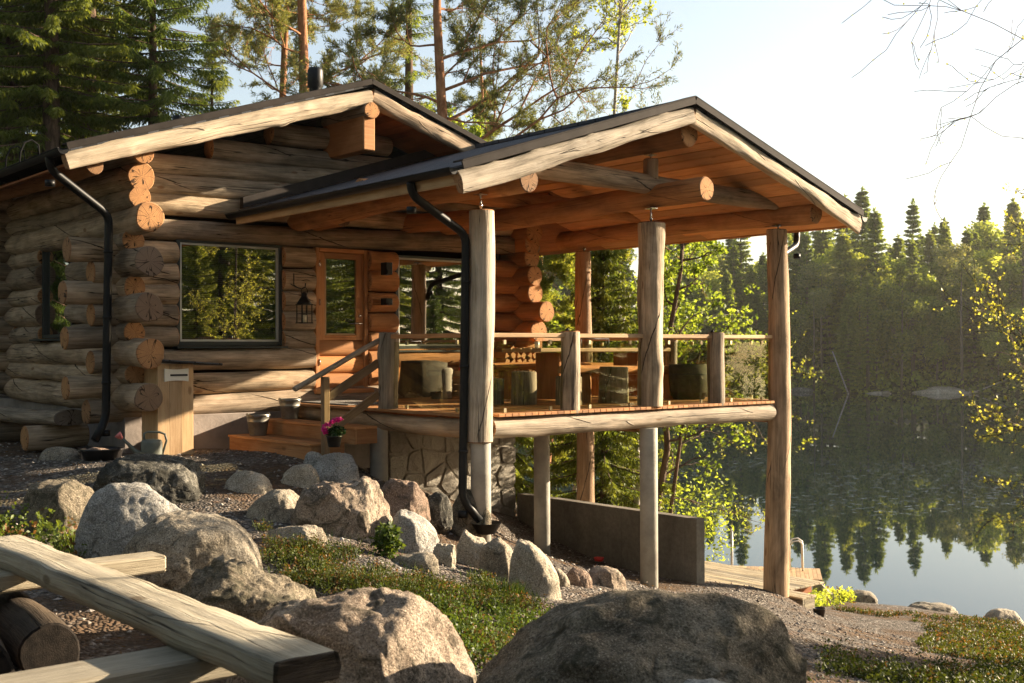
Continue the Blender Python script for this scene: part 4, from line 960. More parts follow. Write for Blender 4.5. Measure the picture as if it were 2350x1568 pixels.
downpipe([(PRT + .11, .35, 2.48), (PRT + .11, .35, 2.24), (5.5, .16, 2.0), (5.42, .16, 1.7)], terr, .045)

def part_log(name, p0, p1, r0, r1=None, warm=.5, mats=('log_grey', 'log_end'), label=None, **kw):
    mb = MB(); log(mb, p0, p1, r0, r1, warm=warm, **kw); o = mb.build(name, list(mats), terr)
    if label: o['label'] = label
    return o
GE = ('log_grey', 'log_end'); WE = ('log_warm', 'log_end')
part_log('purlin', (.16, -.62, 2.56), (.16, 4.3, 2.56), .135, .16, .25, WE, 'left eave purlin log', step=.1)
part_log('purlin', (PR + .09, -.62, 3.31), (PR + .07, 4.3, 3.31), .155, .14, .2, WE, 'ridge purlin log')
part_log('purlin', (5.33, -.60, 2.57), (5.33, 4.5, 2.57), .14, .15, .2, WE, 'right eave purlin log')
part_log('tie_log', (2.86, -.80, 2.63), (2.72, 4.3, 2.63), .145, .16, .2, WE, 'middle tie log running to the cabin wall')
part_log('tie_beam', (.25, .02, 2.80), (5.40, .02, 2.80), .125, .125, .15, GE, seg=22, bump=.05)
part_log('king_post', (2.76, .02, 2.86), (2.76, .02, 3.10), .095, .095, .2, GE)
part_log('tie_beam', (.10, 2.6, 2.82), (5.2, 2.6, 2.82), .12, .12, .4, WE)
part_log('wall_stub', (3.95, 3.15, 3.02), (3.95, 4.4, 3.02), .14, .14, .6, WE)
part_log('wall_stub', (2.05, 2.6, 2.55), (2.05, 4.4, 2.6), .12, .14, .7, WE)
part_log('wall_stub', (.45, 3.6, 2.52), (.45, 4.4, 2.52), .12, .12, .7, WE)
def jack(x, y, z0, z1, r=.012):
    mb = MB(); tube(mb, [(x, y, z0 - .01), (x, y, z1 + .02)], r, 8); box(mb, (x - .06, y - .06, z1 - .012), (x + .06, y + .06, z1), 0, .002); box(mb, (x - .05, y - .05, z0), (x + .05, y + .05, z0 + .008), 0, .002)
    tube(mb, [(x, y, z0 + .05), (x, y, z0 + .075)], r * 2, 6); mb.build('screw_jack', 'steel', terr)
part_log('post', (0, 0, -.30), (.01, 0, 2.25), .15, .138, .0, ('log_pale', 'log_end'), 'front left post, pale with a spiral crack', seg=26, step=.08, bump=.04)
part_log('post', (2.71, 0, 0.0), (2.74, 0, 2.29), .16, .165, .0, GE, 'front middle post with a big knot', seg=26, step=.08, bump=.09, knots=5)
part_log('post', (5.26, 0, -2.72), (5.31, 0, 2.37), .175, .14, .3, GE, 'front right post reaching down to the ground', seg=26, step=.1, bump=.04)
part_log('post', (5.27, 3.94, -2.75), (5.31, 3.94, 2.32), .16, .125, .55, GE, 'rear right post reaching down to the ground', seg=22, step=.12, bump=.06)
jack(.01, 0, 2.25, 2.44); jack(2.74, 0, 2.29, 2.49); jack(5.31, 0, 2.37, 2.44); jack(5.31, 3.94, 2.32, 2.44); jack(2.76, .02, 3.10, 3.17)
for x_, y_, z_, t_, r_ in ((0, 0, -1.75, -.30, .112), (2.68, 0, -2.7, -.27, .112), (0, 2.03, -1.2, -.24, .112), (2.71, 2.06, -2.6, -.30, .112)):
    mb = MB(); lathe(mb, x_, y_, z_, [(r_, 0), (r_, t_ - z_)], 28); disc(mb, (x_, y_, t_), r_); mb.build('pillar', 'concrete', terr)
part_log('deck_beam', (.13, 0, -.155), (5.08, 0, -.155), .112, .122, .15, ('log_pale', 'log_end'), 'bright front deck beam log', seg=24, step=.09, bump=.08, knots=4, bend=.004)
part_log('deck_beam', (0.0, .13, -.16), (0.0, 4.15, -.14), .115, .09, .35, ('log_grey', 'log_end'), 'left deck beam log towards the steps', seg=24, step=.09, bump=.05)
part_log('deck_beam', (5.27, .15, -.20), (5.27, 4.4, -.18), .13, .13, .3, WE); part_log('deck_beam', (2.7, .15, -.22), (2.7, 4.15, -.22), .13, .13, .4, WE)
mb = MB(); y = -.13; x0d, x1d = -.13, 5.42
x = x0d
while x < x1d: box(mb, (x, -.12 if .14 < x < 5.05 else .13, -.035), (min(x + .092, x1d), 4.18, 0), 0, .003); x += .098
mb.build('deck', 'plank_orange', terr)
mb = MB()
for y_ in (.8, 1.6, 2.4, 3.2): box(mb, (.0, y_ - .03, -.20), (5.3, y_ + .03, -.037))
mb.build('joist', 'plank_red', terr)
# railing
for x_, y_, r_, lb in ((0, 1.82, .125, 'split railing post at the top of the steps'), (1.35, 0, .118, 'front railing post, left'), (3.97, 0, .118, 'front railing post, right'), (5.29, 2.0, .1, 'lake side railing post')):
    part_log('railing_post', (x_, y_, -.03), (x_ + .005, y_, .92), r_, r_ * .95, .05, ('log_grey', 'log_end'), lb, seg=22, step=.06, bump=.10 if x_ == 0 else .05, knots=5, bend=.02)
def rail(p0, p1, mat='plank_light', z=.875):
    mb = MB(); n = 6; beam(mb, (*p0, z), (*p1, z + .004), .085, .052, 0, .008); return mb.build('handrail', mat, terr)
def pane(p0, p1):
    a = Vector((*p0, 0)); b = Vector((*p1, 0)); mb = MB(); beam(mb, (a.x, a.y, .415), (b.x, b.y, .415), .008, .79, 0, .001); o = mb.build('glass_panel', 'rail_glass', terr)
    d = (b - a).normalized()
    for t_ in (.18, .82):
        c = a.lerp(b, t_)
        for z_ in (.03, .80): mb = MB(); beam(mb, (c.x - d.x * .02, c.y - d.y * .02, z_), (c.x + d.x * .02, c.y + d.y * .02, z_), .024, .05, 0, .002); mb.build('glass_clip', 'brass_bolt', o)
for a, b in (((.14, 0), (1.24, 0)), ((1.46, 0), (2.56, 0)), ((2.87, 0), (3.86, 0)), ((4.08, 0), (5.13, 0))): rail(a, b); pane((a[0] + .01, .0), (b[0] - .01, .0))
rail((0, .14), (0, 1.71), 'plank_orange'); pane((0, .15), (0, 1.70))
rail((5.29, .14), (5.29, 1.9)); pane((5.29, .16), (5.29, 1.88)); rail((5.29, 2.1), (5.29, 3.82)); pane((5.29, 2.12), (5.29, 3.80)); rail((4.4, 4.0), (5.2, 3.98)); pane((4.42, 3.99), (5.18, 3.98))
for x_, y_ in ((1.30, 0), (2.68, 0), (3.9, 0)):
    mb = MB(); tube(mb, [(x_ - .015, -.02, .945), (x_ + .03, .03, .945)], .022, 12); o = mb.build('deck_light', 'black_metal', terr)

# ------------------------------------------------------------------ steps up to the terrace
st = thing('wooden_steps', 'two broad orange brown wooden steps leading up to the terrace', 'steps')
def step(nm, x0, x1, y0, y1, z0, z1, m='plank_orange'):
    mb = MB(); n = 2; yw = (x1 - x0) / n
    for i in range(n): box(mb, (x0 + i * yw, y0, z1 - .032), (x0 + (i + 1) * yw - .006, y1, z1), 0, .004)
    mb.build('tread', m, st); mb = MB(); box(mb, (x0 + .015, y0 + .01, z0), (x0 + .045, y1 - .01, z1 - .034)); box(mb, (x0 + .046, y0 + .012, z0), (x1, y0 + .042, z1 - .034)); mb.build('riser', 'plank_orange', st)
step('a', -1.03, -.55, 1.93, 4.05, -.62, -.39); step('b', -.55, -.22, 1.72, 4.05, -.41, -.20)
hr = thing('stair_railing', 'sloping wooden hand rail beside the steps with a square post', 'stair railing')
mb = MB(); box(mb, (-.90, 1.83, -.62), (-.82, 1.91, .40), 0, .006); mb.build('post', 'stair_rail', hr)
mb = MB(); log(mb, (-1.26, 1.87, .27), (-.10, 1.87, .83), .042, .042, 12, .08, .05, .1, (1, 1), 0, 0, sx=1.1, sy=.75, knots=0, bend=.01); mb.build('handrail', 'log_grey', hr)
for za, zb in ((.16, .56), (-.26, .18)):
    mb = MB(); beam(mb, (-.82, 1.87, za), (-.11, 1.87, zb), .035, .10, 0, .005); mb.build('side_rail', 'stair_rail', hr)

def bucket(x, y, z, label, s=1.0):
    b = thing('bucket', label, 'bucket', (x, y, z), 0, 'zinc buckets on the steps')
    mb = MB(); R0, R1, H = .105 * s, .15 * s, .27 * s
    lathe(mb, 0, 0, 0, [(R0, 0), (R0 * 1.03, .01), (R0 + (R1 - R0) * .62, H * .62), (R0 + (R1 - R0) * .64 + .004, H * .64), (R0 + (R1 - R0) * .67, H * .67), (R1 * .97, H * .94), (R1 * .97 + .008, H * .955), (R1 * .97 + .008, H * .985), (R1, H), (R1 - .008, H), (R0 - .004, .01), (0, .012)], 30); mb.build('body', 'zinc', b)
    mb = MB(); a = np.linspace(0, math.pi, 14); tube(mb, [(R1 * 1.01 * math.cos(t_), -.02 - R1 * .98 * math.sin(t_) , H * .93 + .0 * math.sin(t_)) for t_ in a], .0035, 6); mb.build('handle', 'steel', b)
    mb = MB()
    for s_ in (-1, 1): box(mb, (s_ * R1 * .97 - .004, -.025, H * .86), (s_ * R1 * .97 + .004, .025, H * 1.05), 0, .001)
    mb.build('ear', 'zinc', b); return b
bucket(-.80, 3.66, -.388, 'zinc bucket on the lower step', 1.02); bucket(-.30, 3.72, -.198, 'zinc bucket on the upper step against the wall', 1.0)
mb = MB(); box(mb, (.0, 2.75, .002), (.75, 3.95, .018), 0, .004); tag(mb.build('doormat', 'mat_grey'), 'grey woven doormat on the deck in front of the door', 'doormat')

# ------------------------------------------------------------------ mailbox cabinet by the corner
mc = thing('mailbox_cabinet', 'tall wooden cabinet with a white letter slot and a shingled lid', 'mailbox', (-2.0, 3.8, -.62))
mb = MB(); 
for i in range(3): box(mb, (-.20 + i * .155, -.24, .02), (-.20 + (i + 1) * .155 - .002, -.215, 1.17), 0, .002)
box(mb, (-.20, -.215, .0), (-.175, .25, 1.14)); box(mb, (.24, -.215, 0), (.265, .25, 1.14)); box(mb, (-.175, .22, 0), (.24, .25, 1.1)); mb.build('body', 'plank_light', mc)
mb = MB(); n = 10
V = []; 
zs = np.linspace(0, 1, n)
pts = [(-.155, .94), (-.155, 1.125)] ; cur = [(.05 * math.sin(0), 0)]
out = [(-.155 + .31 * t_, 1.115 - .012 * math.sin(math.pi * t_)) for t_ in zs] + [(.155 - .31 * t_, .955 + .012 * math.sin(math.pi * t_)) for t_ in zs]
V = [(x_ , -.262, z_) for x_, z_ in out] + [(x_, -.241, z_) for x_, z_ in out]; N_ = len(out)
mb.add(V, [tuple(range(N_))[::-1]] + [(i, (i + 1) % N_, N_ + (i + 1) % N_, N_ + i) for i in range(N_)], [[(0, 0)] * N_] + [[(0, 0)] * 4] * N_, 0, .5, 0, False)
pl = mb.build('letter_plate', 'plastic_white', mc); pl.location = (.035, 0, 0)
mb = MB(); box(mb, (-.085, -.268, 1.022), (.14, -.2625, 1.046), 0, .002); o = mb.build('slot', 'slot_black', pl)
mb = MB(); V0 = Matrix.Rotation(math.radians(4), 4, 'Y'); box(mb, (-.25, -.36, 1.185), (.52, .34, 1.215), 0, .008, M=V0); mb.build('lid', 'shingle', mc)

def watering_can(x, y, z, rz, label):
    w = thing('watering_can', label, 'watering can', (x, y, z), rz)
    mb = MB(); lathe(mb, 0, 0, 0, [(.115, 0), (.12, .02), (.125, .20), (.11, .235), (.05, .245), (0, .246)], 26, sq=.72); mb.build('body', 'plastic_green', w)
    mb = MB(); tube(mb, [(-.10, 0, .07), (-.18, 0, .10), (-.26, 0, .19), (-.34, 0, .27)], [.035, .028, .02, .016], 12); mb.build('spout', 'plastic_green', w)
    mb = MB(); tube(mb, [(-.33, 0, .26), (-.37, 0, .30), (-.385, 0, .315)], [.018, .042, .045], 14); mb.build('rose', 'plastic_pink', w)
    mb = MB(); tube(mb, [(-.08, 0, .235), (-.085, 0, .31), (-.05, 0, .33), (.09, 0, .325), (.15, 0, .30), (.17, 0, .22), (.12, 0, .06)], .014, 10); mb.build('handle', 'plastic_green', w)
watering_can(-2.42, 3.22, gz(-2.42, 3.22) - .01, -.35, 'grey green watering can with a pink rose beside the mailbox cabinet')
b_ = thing('tub', 'low black rubber tub under the downpipe at the log corner', 'tub', (-2.86, 3.62, gz(-2.86, 3.62)))
mb = MB(); lathe(mb, 0, 0, 0, [(.20, 0), (.24, .12), (.26, .135), (.26, .15), (.235, .14), (.19, .02), (0, .02)], 28); mb.build('basin', 'tub_black', b_)

# half-log bench against the side wall
hb = thing('half_log_bench', 'low bench of a half log on two round logs by the side wall', 'bench')
mb = MB(); log(mb, (-3.25, 6.9, -.13), (-2.88, 4.62, -.13), .17, .185, 24, .1, .05, .1, (1, 1), 0, 1, sx=1.2, sy=.55, power=2.3, knots=2, ernd=.9); mb.build('seat', ['log_grey', 'log_end_grey'], hb)
for y_ in (6.35, 5.05):
    mb = MB(); xo = -.16 * (y_ - 5.05); log(mb, (-3.30 + xo, y_, -.38), (-2.55 + xo, y_, -.37), .155, .155, 22, .1, .04, .15, ernd=.1); mb.build('support', ['log_grey', 'log_end'], hb)

# ------------------------------------------------------------------ flower pot on the rocks
fx, fy = -1.22, 1.08; fz = -.36
fp = thing('flower_pot', 'dark pot of magenta flowers wedged between the rocks by the steps', 'potted plant', (fx, fy, fz)); fp.scale = (.85, .85, .85)
mb = MB(); lathe(mb, 0, 0, 0, [(.075, 0), (.10, .13), (.11, .135), (.11, .15), (.09, .14), (0, .13)], 20); mb.build('pot', 'tub_black', fp)
def leaf_cloud(n, cen, rad, size, flat=.6, rs=RS, drop=0.0, asp=.55):
    """n loose leaves spread in an ellipsoid"""
    d = rs.randn(n, 3); d /= np.linalg.norm(d, axis=1)[:, None]; r = rs.rand(n, 1) ** (1 / 2.2); P = np.array(cen) + d * r * np.array(rad)
    return leaves_at(P, size, flat, rs, asp)
def leaves_at(P, size, flat=.6, rs=RS, asp=.55, updir=None):
    n = len(P); a = rs.randn(n, 3); a[:, 2] *= flat; a /= np.linalg.norm(a, axis=1)[:, None] + 1e-9
    if updir is not None: a = a * (1 - updir) + np.array([0, 0, 1.0]) * updir; a /= np.linalg.norm(a, axis=1)[:, None]
    b = rs.randn(n, 3); b -= (b * a).sum(1)[:, None] * a; b /= np.linalg.norm(b, axis=1)[:, None] + 1e-9
    s = size * (.65 + .7 * rs.rand(n, 1)); w = s * asp * .5
    return np.stack([P, P + a * s * .45 + b * w, P + a * s, P + a * s * .45 - b * w], 1)
mb = MB(); mb.quads(leaf_cloud(500, (0.02, 0, .20), (.15, .13, .075), .045)); mb.build('foliage', 'leaf_dark', fp)
mb = MB(); 
for c_, r_ in (((-.10, 0, .29), .055), ((-.15, 0, .24), .035), ((.05, .02, .35), .05), ((-.03, .02, .325), .04), ((.09, 0, .36), .035), ((-.12, .02, .20), .03)): mb.quads(leaf_cloud(90, c_, (r_, r_, r_ * .6), .028, asp=.9))
mb.build('blossom', 'petal', fp)
mb = MB()
for c_ in ((-.10, 0, .27), (.05, .02, .33), (-.02, .02, .3)): tube(mb, [(0, 0, .15), c_], .003, 5)
mb.build('stalk', 'leaf_green', fp)

# ------------------------------------------------------------------ things on the terrace
def stump(x, y, r, h, label, z=.0, mat=('log_grey', 'log_end_grey'), rnd=None):
    mb = MB(); log(mb, (x, y, z), (x + .01, y, z + h), r, r * .97, 26, .07, .05, .1, (1, 1), knots=1, bend=0, rnd=.0); tag(mb.build('stump_seat', list(mat)), label, 'stump seat', 'log stump seats on the terrace')
stump(1.86, 1.45, .165, .42, 'grey stump seat nearest the left end of the terrace table'); stump(1.60, 1.75, .14, .33, 'lower stump seat half hidden behind the nearest grey one')
stump(2.20, .95, .17, .36, 'stump seat just left of the left railing post'); stump(3.08, 1.02, .20, .47, 'broad grey stump seat behind the front middle glass panel')
tb = thing('terrace_table', 'long heavy plank table in the middle of the terrace', 'table')
mb = MB()
for i in range(4): box(mb, (2.42, 1.75 + i * .21, .675), (5.02, 1.75 + i * .21 + .2, .735), 0, .012)
mb.build('tabletop', 'plank_light', tb)
for x_ in (2.95, 4.5):
    mb = MB(); box(mb, (x_ - .06, 1.9, .02), (x_ + .06, 2.4, .67), 0, .01); mb.build('leg', 'plank_red', tb)
bn = thing('terrace_bench', 'dark rough plank bench behind the terrace table', 'bench')
mb = MB(); log(mb, (2.5, 2.95, .47), (5.0, 2.95, .47), .15, .15, 16, .1, .06, .6, sx=1.1, sy=.35, power=3); mb.build('seat', ['log_warm', 'log_end'], bn)
for x_ in (2.8, 4.6):
    mb = MB(); log(mb, (x_, 2.95, 0), (x_, 2.95, .43), .12, .12, 16, .1, .05, .7); mb.build('leg', ['log_warm', 'log_end'], bn)
bn = thing('terrace_bench', 'dark rough plank bench in front of the terrace table', 'bench')
mb = MB(); log(mb, (2.55, 1.40, .43), (4.9, 1.40, .43), .15, .15, 16, .1, .07, .6, sx=1.0, sy=.40, power=3); mb.build('seat', ['log_warm', 'log_end'], bn)
for x_ in (2.85, 4.6):
    mb = MB(); log(mb, (x_, 1.40, 0), (x_, 1.40, .38), .13, .13, 16, .1, .05, .7); mb.build('leg', ['log_warm', 'log_end'], bn)
mb = MB(); lathe(mb, 2.62, 2.05, .736, [(.03, 0), (.036, .09), (.032, .09), (.026, .005), (0, .005)], 16); tag(mb.build('cup', 'cup'), 'white cup on the left end of the terrace table', 'cup')
sc = thing('grill_stand', 'thin black wire rack standing on the terrace table', 'rack', (3.35, 2.0, .736))
mb = MB()
for sx_ in (0, .55): tube(mb, [(sx_, 0, 0), (sx_, 0, .13), (sx_ + .06, 0, .13), (sx_ + .06, 0, 0)], .006, 6)
tube(mb, [(0, 0, .13), (.61, 0, .13)], .006, 6); mb.build('frame', 'black_metal', sc)
tbr = thing('hot_tub', 'dark wooden barrel with straight sides at the right end of the terrace', 'barrel', (4.62, 1.05, 0))
mb = MB(); lathe(mb, 0, 0, 0, [(.22, 0), (.27, .12), (.285, .30), (.28, .50), (.265, .50), (.26, .05), (0, .05)], 30); mb.build('barrel', 'barrel_wood', tbr)
mb = MB(); tube(mb, [(.283 * math.cos(a), .283 * math.sin(a), .36) for a in np.linspace(0, 6.283, 31)], .006, 6, cap=False); mb.build('hoop', 'black_metal', tbr)
# barbecue under its cover, crate and papers by the wall
gr = thing('covered_grill', 'grey drum beneath a dark cloth cover by the window wall', 'grill', (2.05, 3.66, 0))
mb = MB(); lathe(mb, .12, 0, 0, [(.15, 0), (.16, .1), (.165, .42), (.15, .45), (0, .46)], 26); mb.build('drum', 'plinth', gr)
def cloth(mb, w, d, h, seed):
    rs = np.random.RandomState(seed); n = 30; V = []; f = []
    for k in range(7):
        t_ = k / 6; 
        for j in range(n):
            a = 2 * math.pi * j / n; c_, s_ = math.cos(a), math.sin(a); rr = 1 / max(abs(c_), abs(s_)) ** .8
            fl = 1 + .06 * t_ * math.sin(a * 5 + seed) + .05 * t_ * math.sin(a * 9)
            V.append((w * c_ * rr * fl * (1 + .05 * t_), d * s_ * rr * fl * (1 + .05 * t_), h * (1 - t_) + .02 * math.sin(a * 3) * (1 - t_) + (.06 + .05 * math.sin(a * 4)) * (t_ == 1)))
    for k in range(6):
        for j in range(n): f.append((k * n + j, (k + 1) * n + j, (k + 1) * n + (j + 1) % n, k * n + (j + 1) % n))
    V.append((0, 0, h + .025)); f += [(len(V) - 1, j, (j + 1) % n) for j in range(n)]
    mb.add(V, f, [[(0, 0)] * len(q) for q in f], 0, .5)
mb = MB(); cloth(mb, .30, .24, .52, 3); mb.build('cover', 'barrel_wood', gr).location = (-.12, .1, .02)
cr = thing('slatted_crate', 'slatted wooden crate with papers under the large window', 'crate', (2.62, 3.62, 0))
mb = MB()
for k in range(4):
    z_ = .02 + k * .10; box(mb, (-.22, -.15, z_), (.24, -.135, z_ + .085), 0, .003); box(mb, (-.22, .135, z_), (.24, .15, z_ + .085), 0, .003); box(mb, (-.225, -.135, z_), (-.21, .135, z_ + .085), 0, .003); box(mb, (.225, -.135, z_), (.24, .135, z_ + .085), 0, .003)
for sx_ in (-.2, .2): box(mb, (sx_ - .012, -.134, 0), (sx_ + .012, -.11, .41)); box(mb, (sx_ - .012, .11, 0), (sx_ + .012, .134, .41))
mb.build('slats', 'plank_light', cr)
bg_ = thing('orange_bag', 'crumpled orange bag standing in the slatted crate', 'bag', (2.58, 3.60, .30))
mb = MB(); rs = np.random.RandomState(5); lathe(mb, 0, 0, 0, [(.10, 0), (.12, .1), (.11, .2), (.13, .26)], 18, sq=.6); mb.v[-1] = mb.v[-1] + rs.randn(*mb.v[-1].shape) * .012; mb.build('sack', 'orange_plastic', bg_)
mb = MB(); mb.quads(leaf_cloud(26, (2.74, 3.58, .42), (.05, .05, .09), .10, asp=1.0)); tag(mb.build('newspaper', 'paper'), 'crumpled white paper in the slatted crate', 'paper')
# firewood stack under the corner
proto = None; spots = []
rs = np.random.RandomState(3)
for r_ in range(8):
    for c_ in range(9 - (r_ % 2) - max(0, r_ - 4)): spots.append((3.30 + c_ * .112 + .056 * (r_ % 2) + rs.rand() * .015 + max(0, r_ - 4) * .05, .055 + r_ * .092 + rs.rand() * .01))
protos = []
for q in range(4):
    mb = MB(); n = [3, 4, 3, 5][q]; a0 = q; pts = []
    for y_ in (0, .36):
        for j in range(n):
            a = a0 + 2 * math.pi * j / n; rr = .054 * (1 + .15 * math.sin(j * 2.3 + q)); pts.append((rr * math.cos(a), y_, rr * math.sin(a)))
    mb.add(pts, [(i, n + i, n + (i + 1) % n, (i + 1) % n) for i in range(n)], [[(0, i * .1), (.36, i * .1), (.36, i * .1 + .1), (0, i * .1 + .1)] for i in range(n)], 0, .6, .8, False)
    mb.add(pts[:n], [tuple(range(n))], [[(.5 + p[0] * 7, .5 + p[2] * 7) for p in pts[:n]]], 1, .1, 0, False)
    mb.add(pts[n:], [tuple(range(n))[::-1]], [[(.5 + p[0] * 7, .5 + p[2] * 7) for p in pts[n:][::-1]]], 1, .1, 0, False)
    protos.append(mb)
pm = []
for i, (x_, z_) in enumerate(spots):
    if i < 4: o = protos[i].build('firewood_log', ['log_warm', 'log_end']); pm.append(o)
    else: o = pm[i % 4].copy(); col.objects.link(o)
    o.location = (x_, 3.62 + .04 * rs.rand(), z_ + .01); o.rotation_euler = (0, rs.rand() * 6.28, 0)
    tag(o, 'split firewood log in the stack under the log corner', 'firewood', 'firewood stacked under the corner of the terrace')

# ------------------------------------------------------------------ retaining wall, boardwalk, steps and pier
mb = MB(); box(mb, (4.03, .40, -3.6), (4.20, 4.17, -1.585), 0, .008); tag(mb.build('retaining_wall', 'concrete_dark'), 'long grey concrete retaining wall beneath the terrace', 'wall')
mb = MB(); lathe(mb, 0, 0, 0, [(.06, 0), (.075, .05), (.0, .06)], 14); o = mb.build('red_cap', 'red_paint'); o.location = (3.60, 1.85, gz(3.6, 1.85) + .06); tag(o, 'small bright red toy bucket lying at the foot of the retaining wall', 'bucket')
bw = thing('boardwalk', 'short plank boardwalk between the retaining wall and the corner post', 'boardwalk')
mb = MB(); x = 4.35
while x < 6.6: box(mb, (x, .25, -2.78), (x + .11, 2.6, -2.75), 0, .003); x += .118
mb.build('planks', 'plank_grey', bw)
for y_ in (.4, 2.4): mb = MB(); box(mb, (4.35, y_, -2.92), (6.6, y_ + .06, -2.782)); mb.build('bearer', 'plank_red', bw)
ws = thing('landing_step', 'small wooden landing at the foot of the corner post', 'step')
mb = MB(); 
for i in range(3): box(mb, (5.50 + i * .11, -.24, -2.78), (5.60 + i * .11, .20, -2.75), 0, .003)
mb.build('tread', 'plank_grey', ws); mb = MB(); box(mb, (5.52, -.23, -2.93), (5.56, .19, -2.782)); box(mb, (5.565, -.23, -2.93), (5.80, -.19, -2.782)); mb.build('riser', 'plank_grey', ws)
mb = MB(); lathe(mb, 0, 0, 0, [(.07, 0), (.09, .13), (.095, .13), (.08, .12), (0, .02)], 18); o = mb.build('pot', 'tub_black'); o.location = (6.05, -.12, gz(6.05, -.12) + .0); tag(o, 'small black pot beside the wooden landing', 'pot')
pr = thing('swimming_pier', 'small wooden swimming pier at the shore', 'pier', (14.1, 7.1, -4.5), math.radians(-52)); pr.scale = (.8, .82, 1)
mb = MB(); x = -1.5
while x < 1.5: box(mb, (x, -.85, -.03), (x + .11, .85, 0), 0, .003); x += .118
mb.build('planks', 'plank_light', pr)
mb = MB(); box(mb, (-1.5, -.87, -.16), (1.5, -.81, -.032)); box(mb, (-1.5, .81, -.16), (1.5, .87, -.032)); mb.build('frame', 'plank_grey', pr)
for x_ in (-.9, .2, .85, 1.4):
    for y_ in (-.8, .8):
        mb = MB(); box(mb, (x_ - .05, y_ - .05, -.9), (x_ + .05, y_ + .05, -.162)); mb.build('pile', 'plank_grey', pr)
ld = thing('swimming_ladder', 'white tubular ladder rails at the lake end of the pier', 'ladder', (14.93, 6.86, -4.5), math.radians(-52)); ld.scale = (1, 1, .74)
for y_ in (-.2, .2):
    mb = MB(); tube(mb, [(-.15, y_, -.02), (-.15, y_, .80), (-.08, y_, .92), (.05, y_, .95), (.14, y_, .86), (.16, y_, -.7)], .024, 10); mb.build('rail', 'plastic_white', ld)
mp = thing('mooring_post', 'slim pale post standing on the near end of the pier', 'post', (13.42, 7.55, -4.5))
mb = MB(); tube(mb, [(0, 0, -.3), (0, 0, 1.05)], .03, 12); mb.build('pole', 'cup', mp); mb = MB(); lathe(mb, 0, 0, 1.05, [(.034, 0), (.034, .03), (0, .04)], 12); mb.build('cap', 'black_metal', mp)

# ------------------------------------------------------------------ foreground plank bench
pb = thing('plank_bench', 'thick weathered plank bench in the foreground on low cross beams', 'bench')
def slab(mb, p0, p1, w, h, seed, wav=.012, n=46, jag=.05):
    """thick plank with a wany edge, p0 to p1 along y"""
    rs = np.random.RandomState(seed); y = np.linspace(p0[1], p1[1], n); s = np.linspace(0, 1, n)
    wl = np.array([noise.fractal(Vector((t_ * 7, seed, 0)), 1, 2, 4) for t_ in s]) * wav * 2.2; wr = np.array([noise.fractal(Vector((t_ * 7, seed + 9, 0)), 1, 2, 4) for t_ in s]) * wav * 2.2
    x = p0[0] + (p1[0] - p0[0]) * s; prof = [(-.5, -.5), (-.52, -.1), (-.5, .42), (-.47, .5), (-.2, .505), (.1, .5), (.40, .49), (.47, .40), (.52, -.1), (.48, -.5)]; m = len(prof); V = []
    for i in range(n):
        for a, b in prof:
            bump_ = .006 * noise.noise(Vector((s[i] * 22, a * 5, b * 5 + seed)))
            V.append((x[i] + a * w + (wl[i] if a < 0 else wr[i]) * (abs(a) / .5) + bump_, y[i], p0[2] + b * h + bump_))
    f = [(i * m + j, i * m + (j + 1) % m, (i + 1) * m + (j + 1) % m, (i + 1) * m + j) for i in range(n - 1) for j in range(m)]
    uv = [[(y[q // m], (q % m) * .06) for q in fa] for fa in f]; mb.add(V, f, uv, 0, .5, 0.0)
    for i, sg in ((0, -1), (n - 1, 1)):
        fa = tuple(range(i * m, i * m + m)); ring = [V[q] for q in fa]; cen = np.mean(ring, 0); inner = [tuple(np.array(r) * .9 + cen * .1 + np.array((0, sg * (rs.rand() - .3) * jag * .5, 0))) for r in ring]
        vv = ring + inner + [tuple(cen)]; ff = [(j, (j + 1) % m, m + (j + 1) % m, m + j) for j in range(m)] + [(m + j, m + (j + 1) % m, 2 * m) for j in range(m)]
        if sg > 0: ff = [q[::-1] for q in ff]
        mb.add(vv, ff, [[(vv[q][0] * 2.2 + .4, vv[q][2] * 2.2) for q in fa_] for fa_ in ff], 1, .9, 0, False)
mb = MB(); slab(mb, (-5.79, -6.25, -.51), (-5.80, -2.45, -.51), .285, .112, 4, .006); mb.build('seat', ['plank_grey', 'log_bark_dark'], pb)
for y_, x0_, x1_, w_, lb in ((-5.45, -7.3, -5.42, .30, 'pale sawn cross beam at the near end'), (-3.03, -7.4, -5.0, .22, 'sawn cross beam at the far end')):
    mb = MB(); box(mb, (x0_, y_ - w_ / 2, -.68), (x1_, y_ + w_ / 2, -.571), 0, .012); o = mb.build('cross_beam', 'plank_grey', pb); o['label'] = lb
fl = thing('fire_log', 'dark charred round log lying under the plank bench, shade put into its colour', 'log')
mb = MB(); log(mb, (-6.55, -4.45, -.82), (-6.30, -2.7, -.82), .235, .235, 26, .1, .04, 0, (1, 1), 0, 1, ernd=.5); mb.build('trunk', ['log_bark_dark', 'shadowed'], fl)
mb = MB(); log(mb, (-5.98, -3.9, -.88), (-5.84, -2.75, -.88), .16, .16, 20, .1, .05, .0, (1, 1), 0, 1, ernd=.9); tag(mb.build('split_log', ['log_bark_dark', 'shadowed']), 'smaller dark log half hidden under the plank bench', 'log')  # bark and ends coloured dark for the shade below the bench
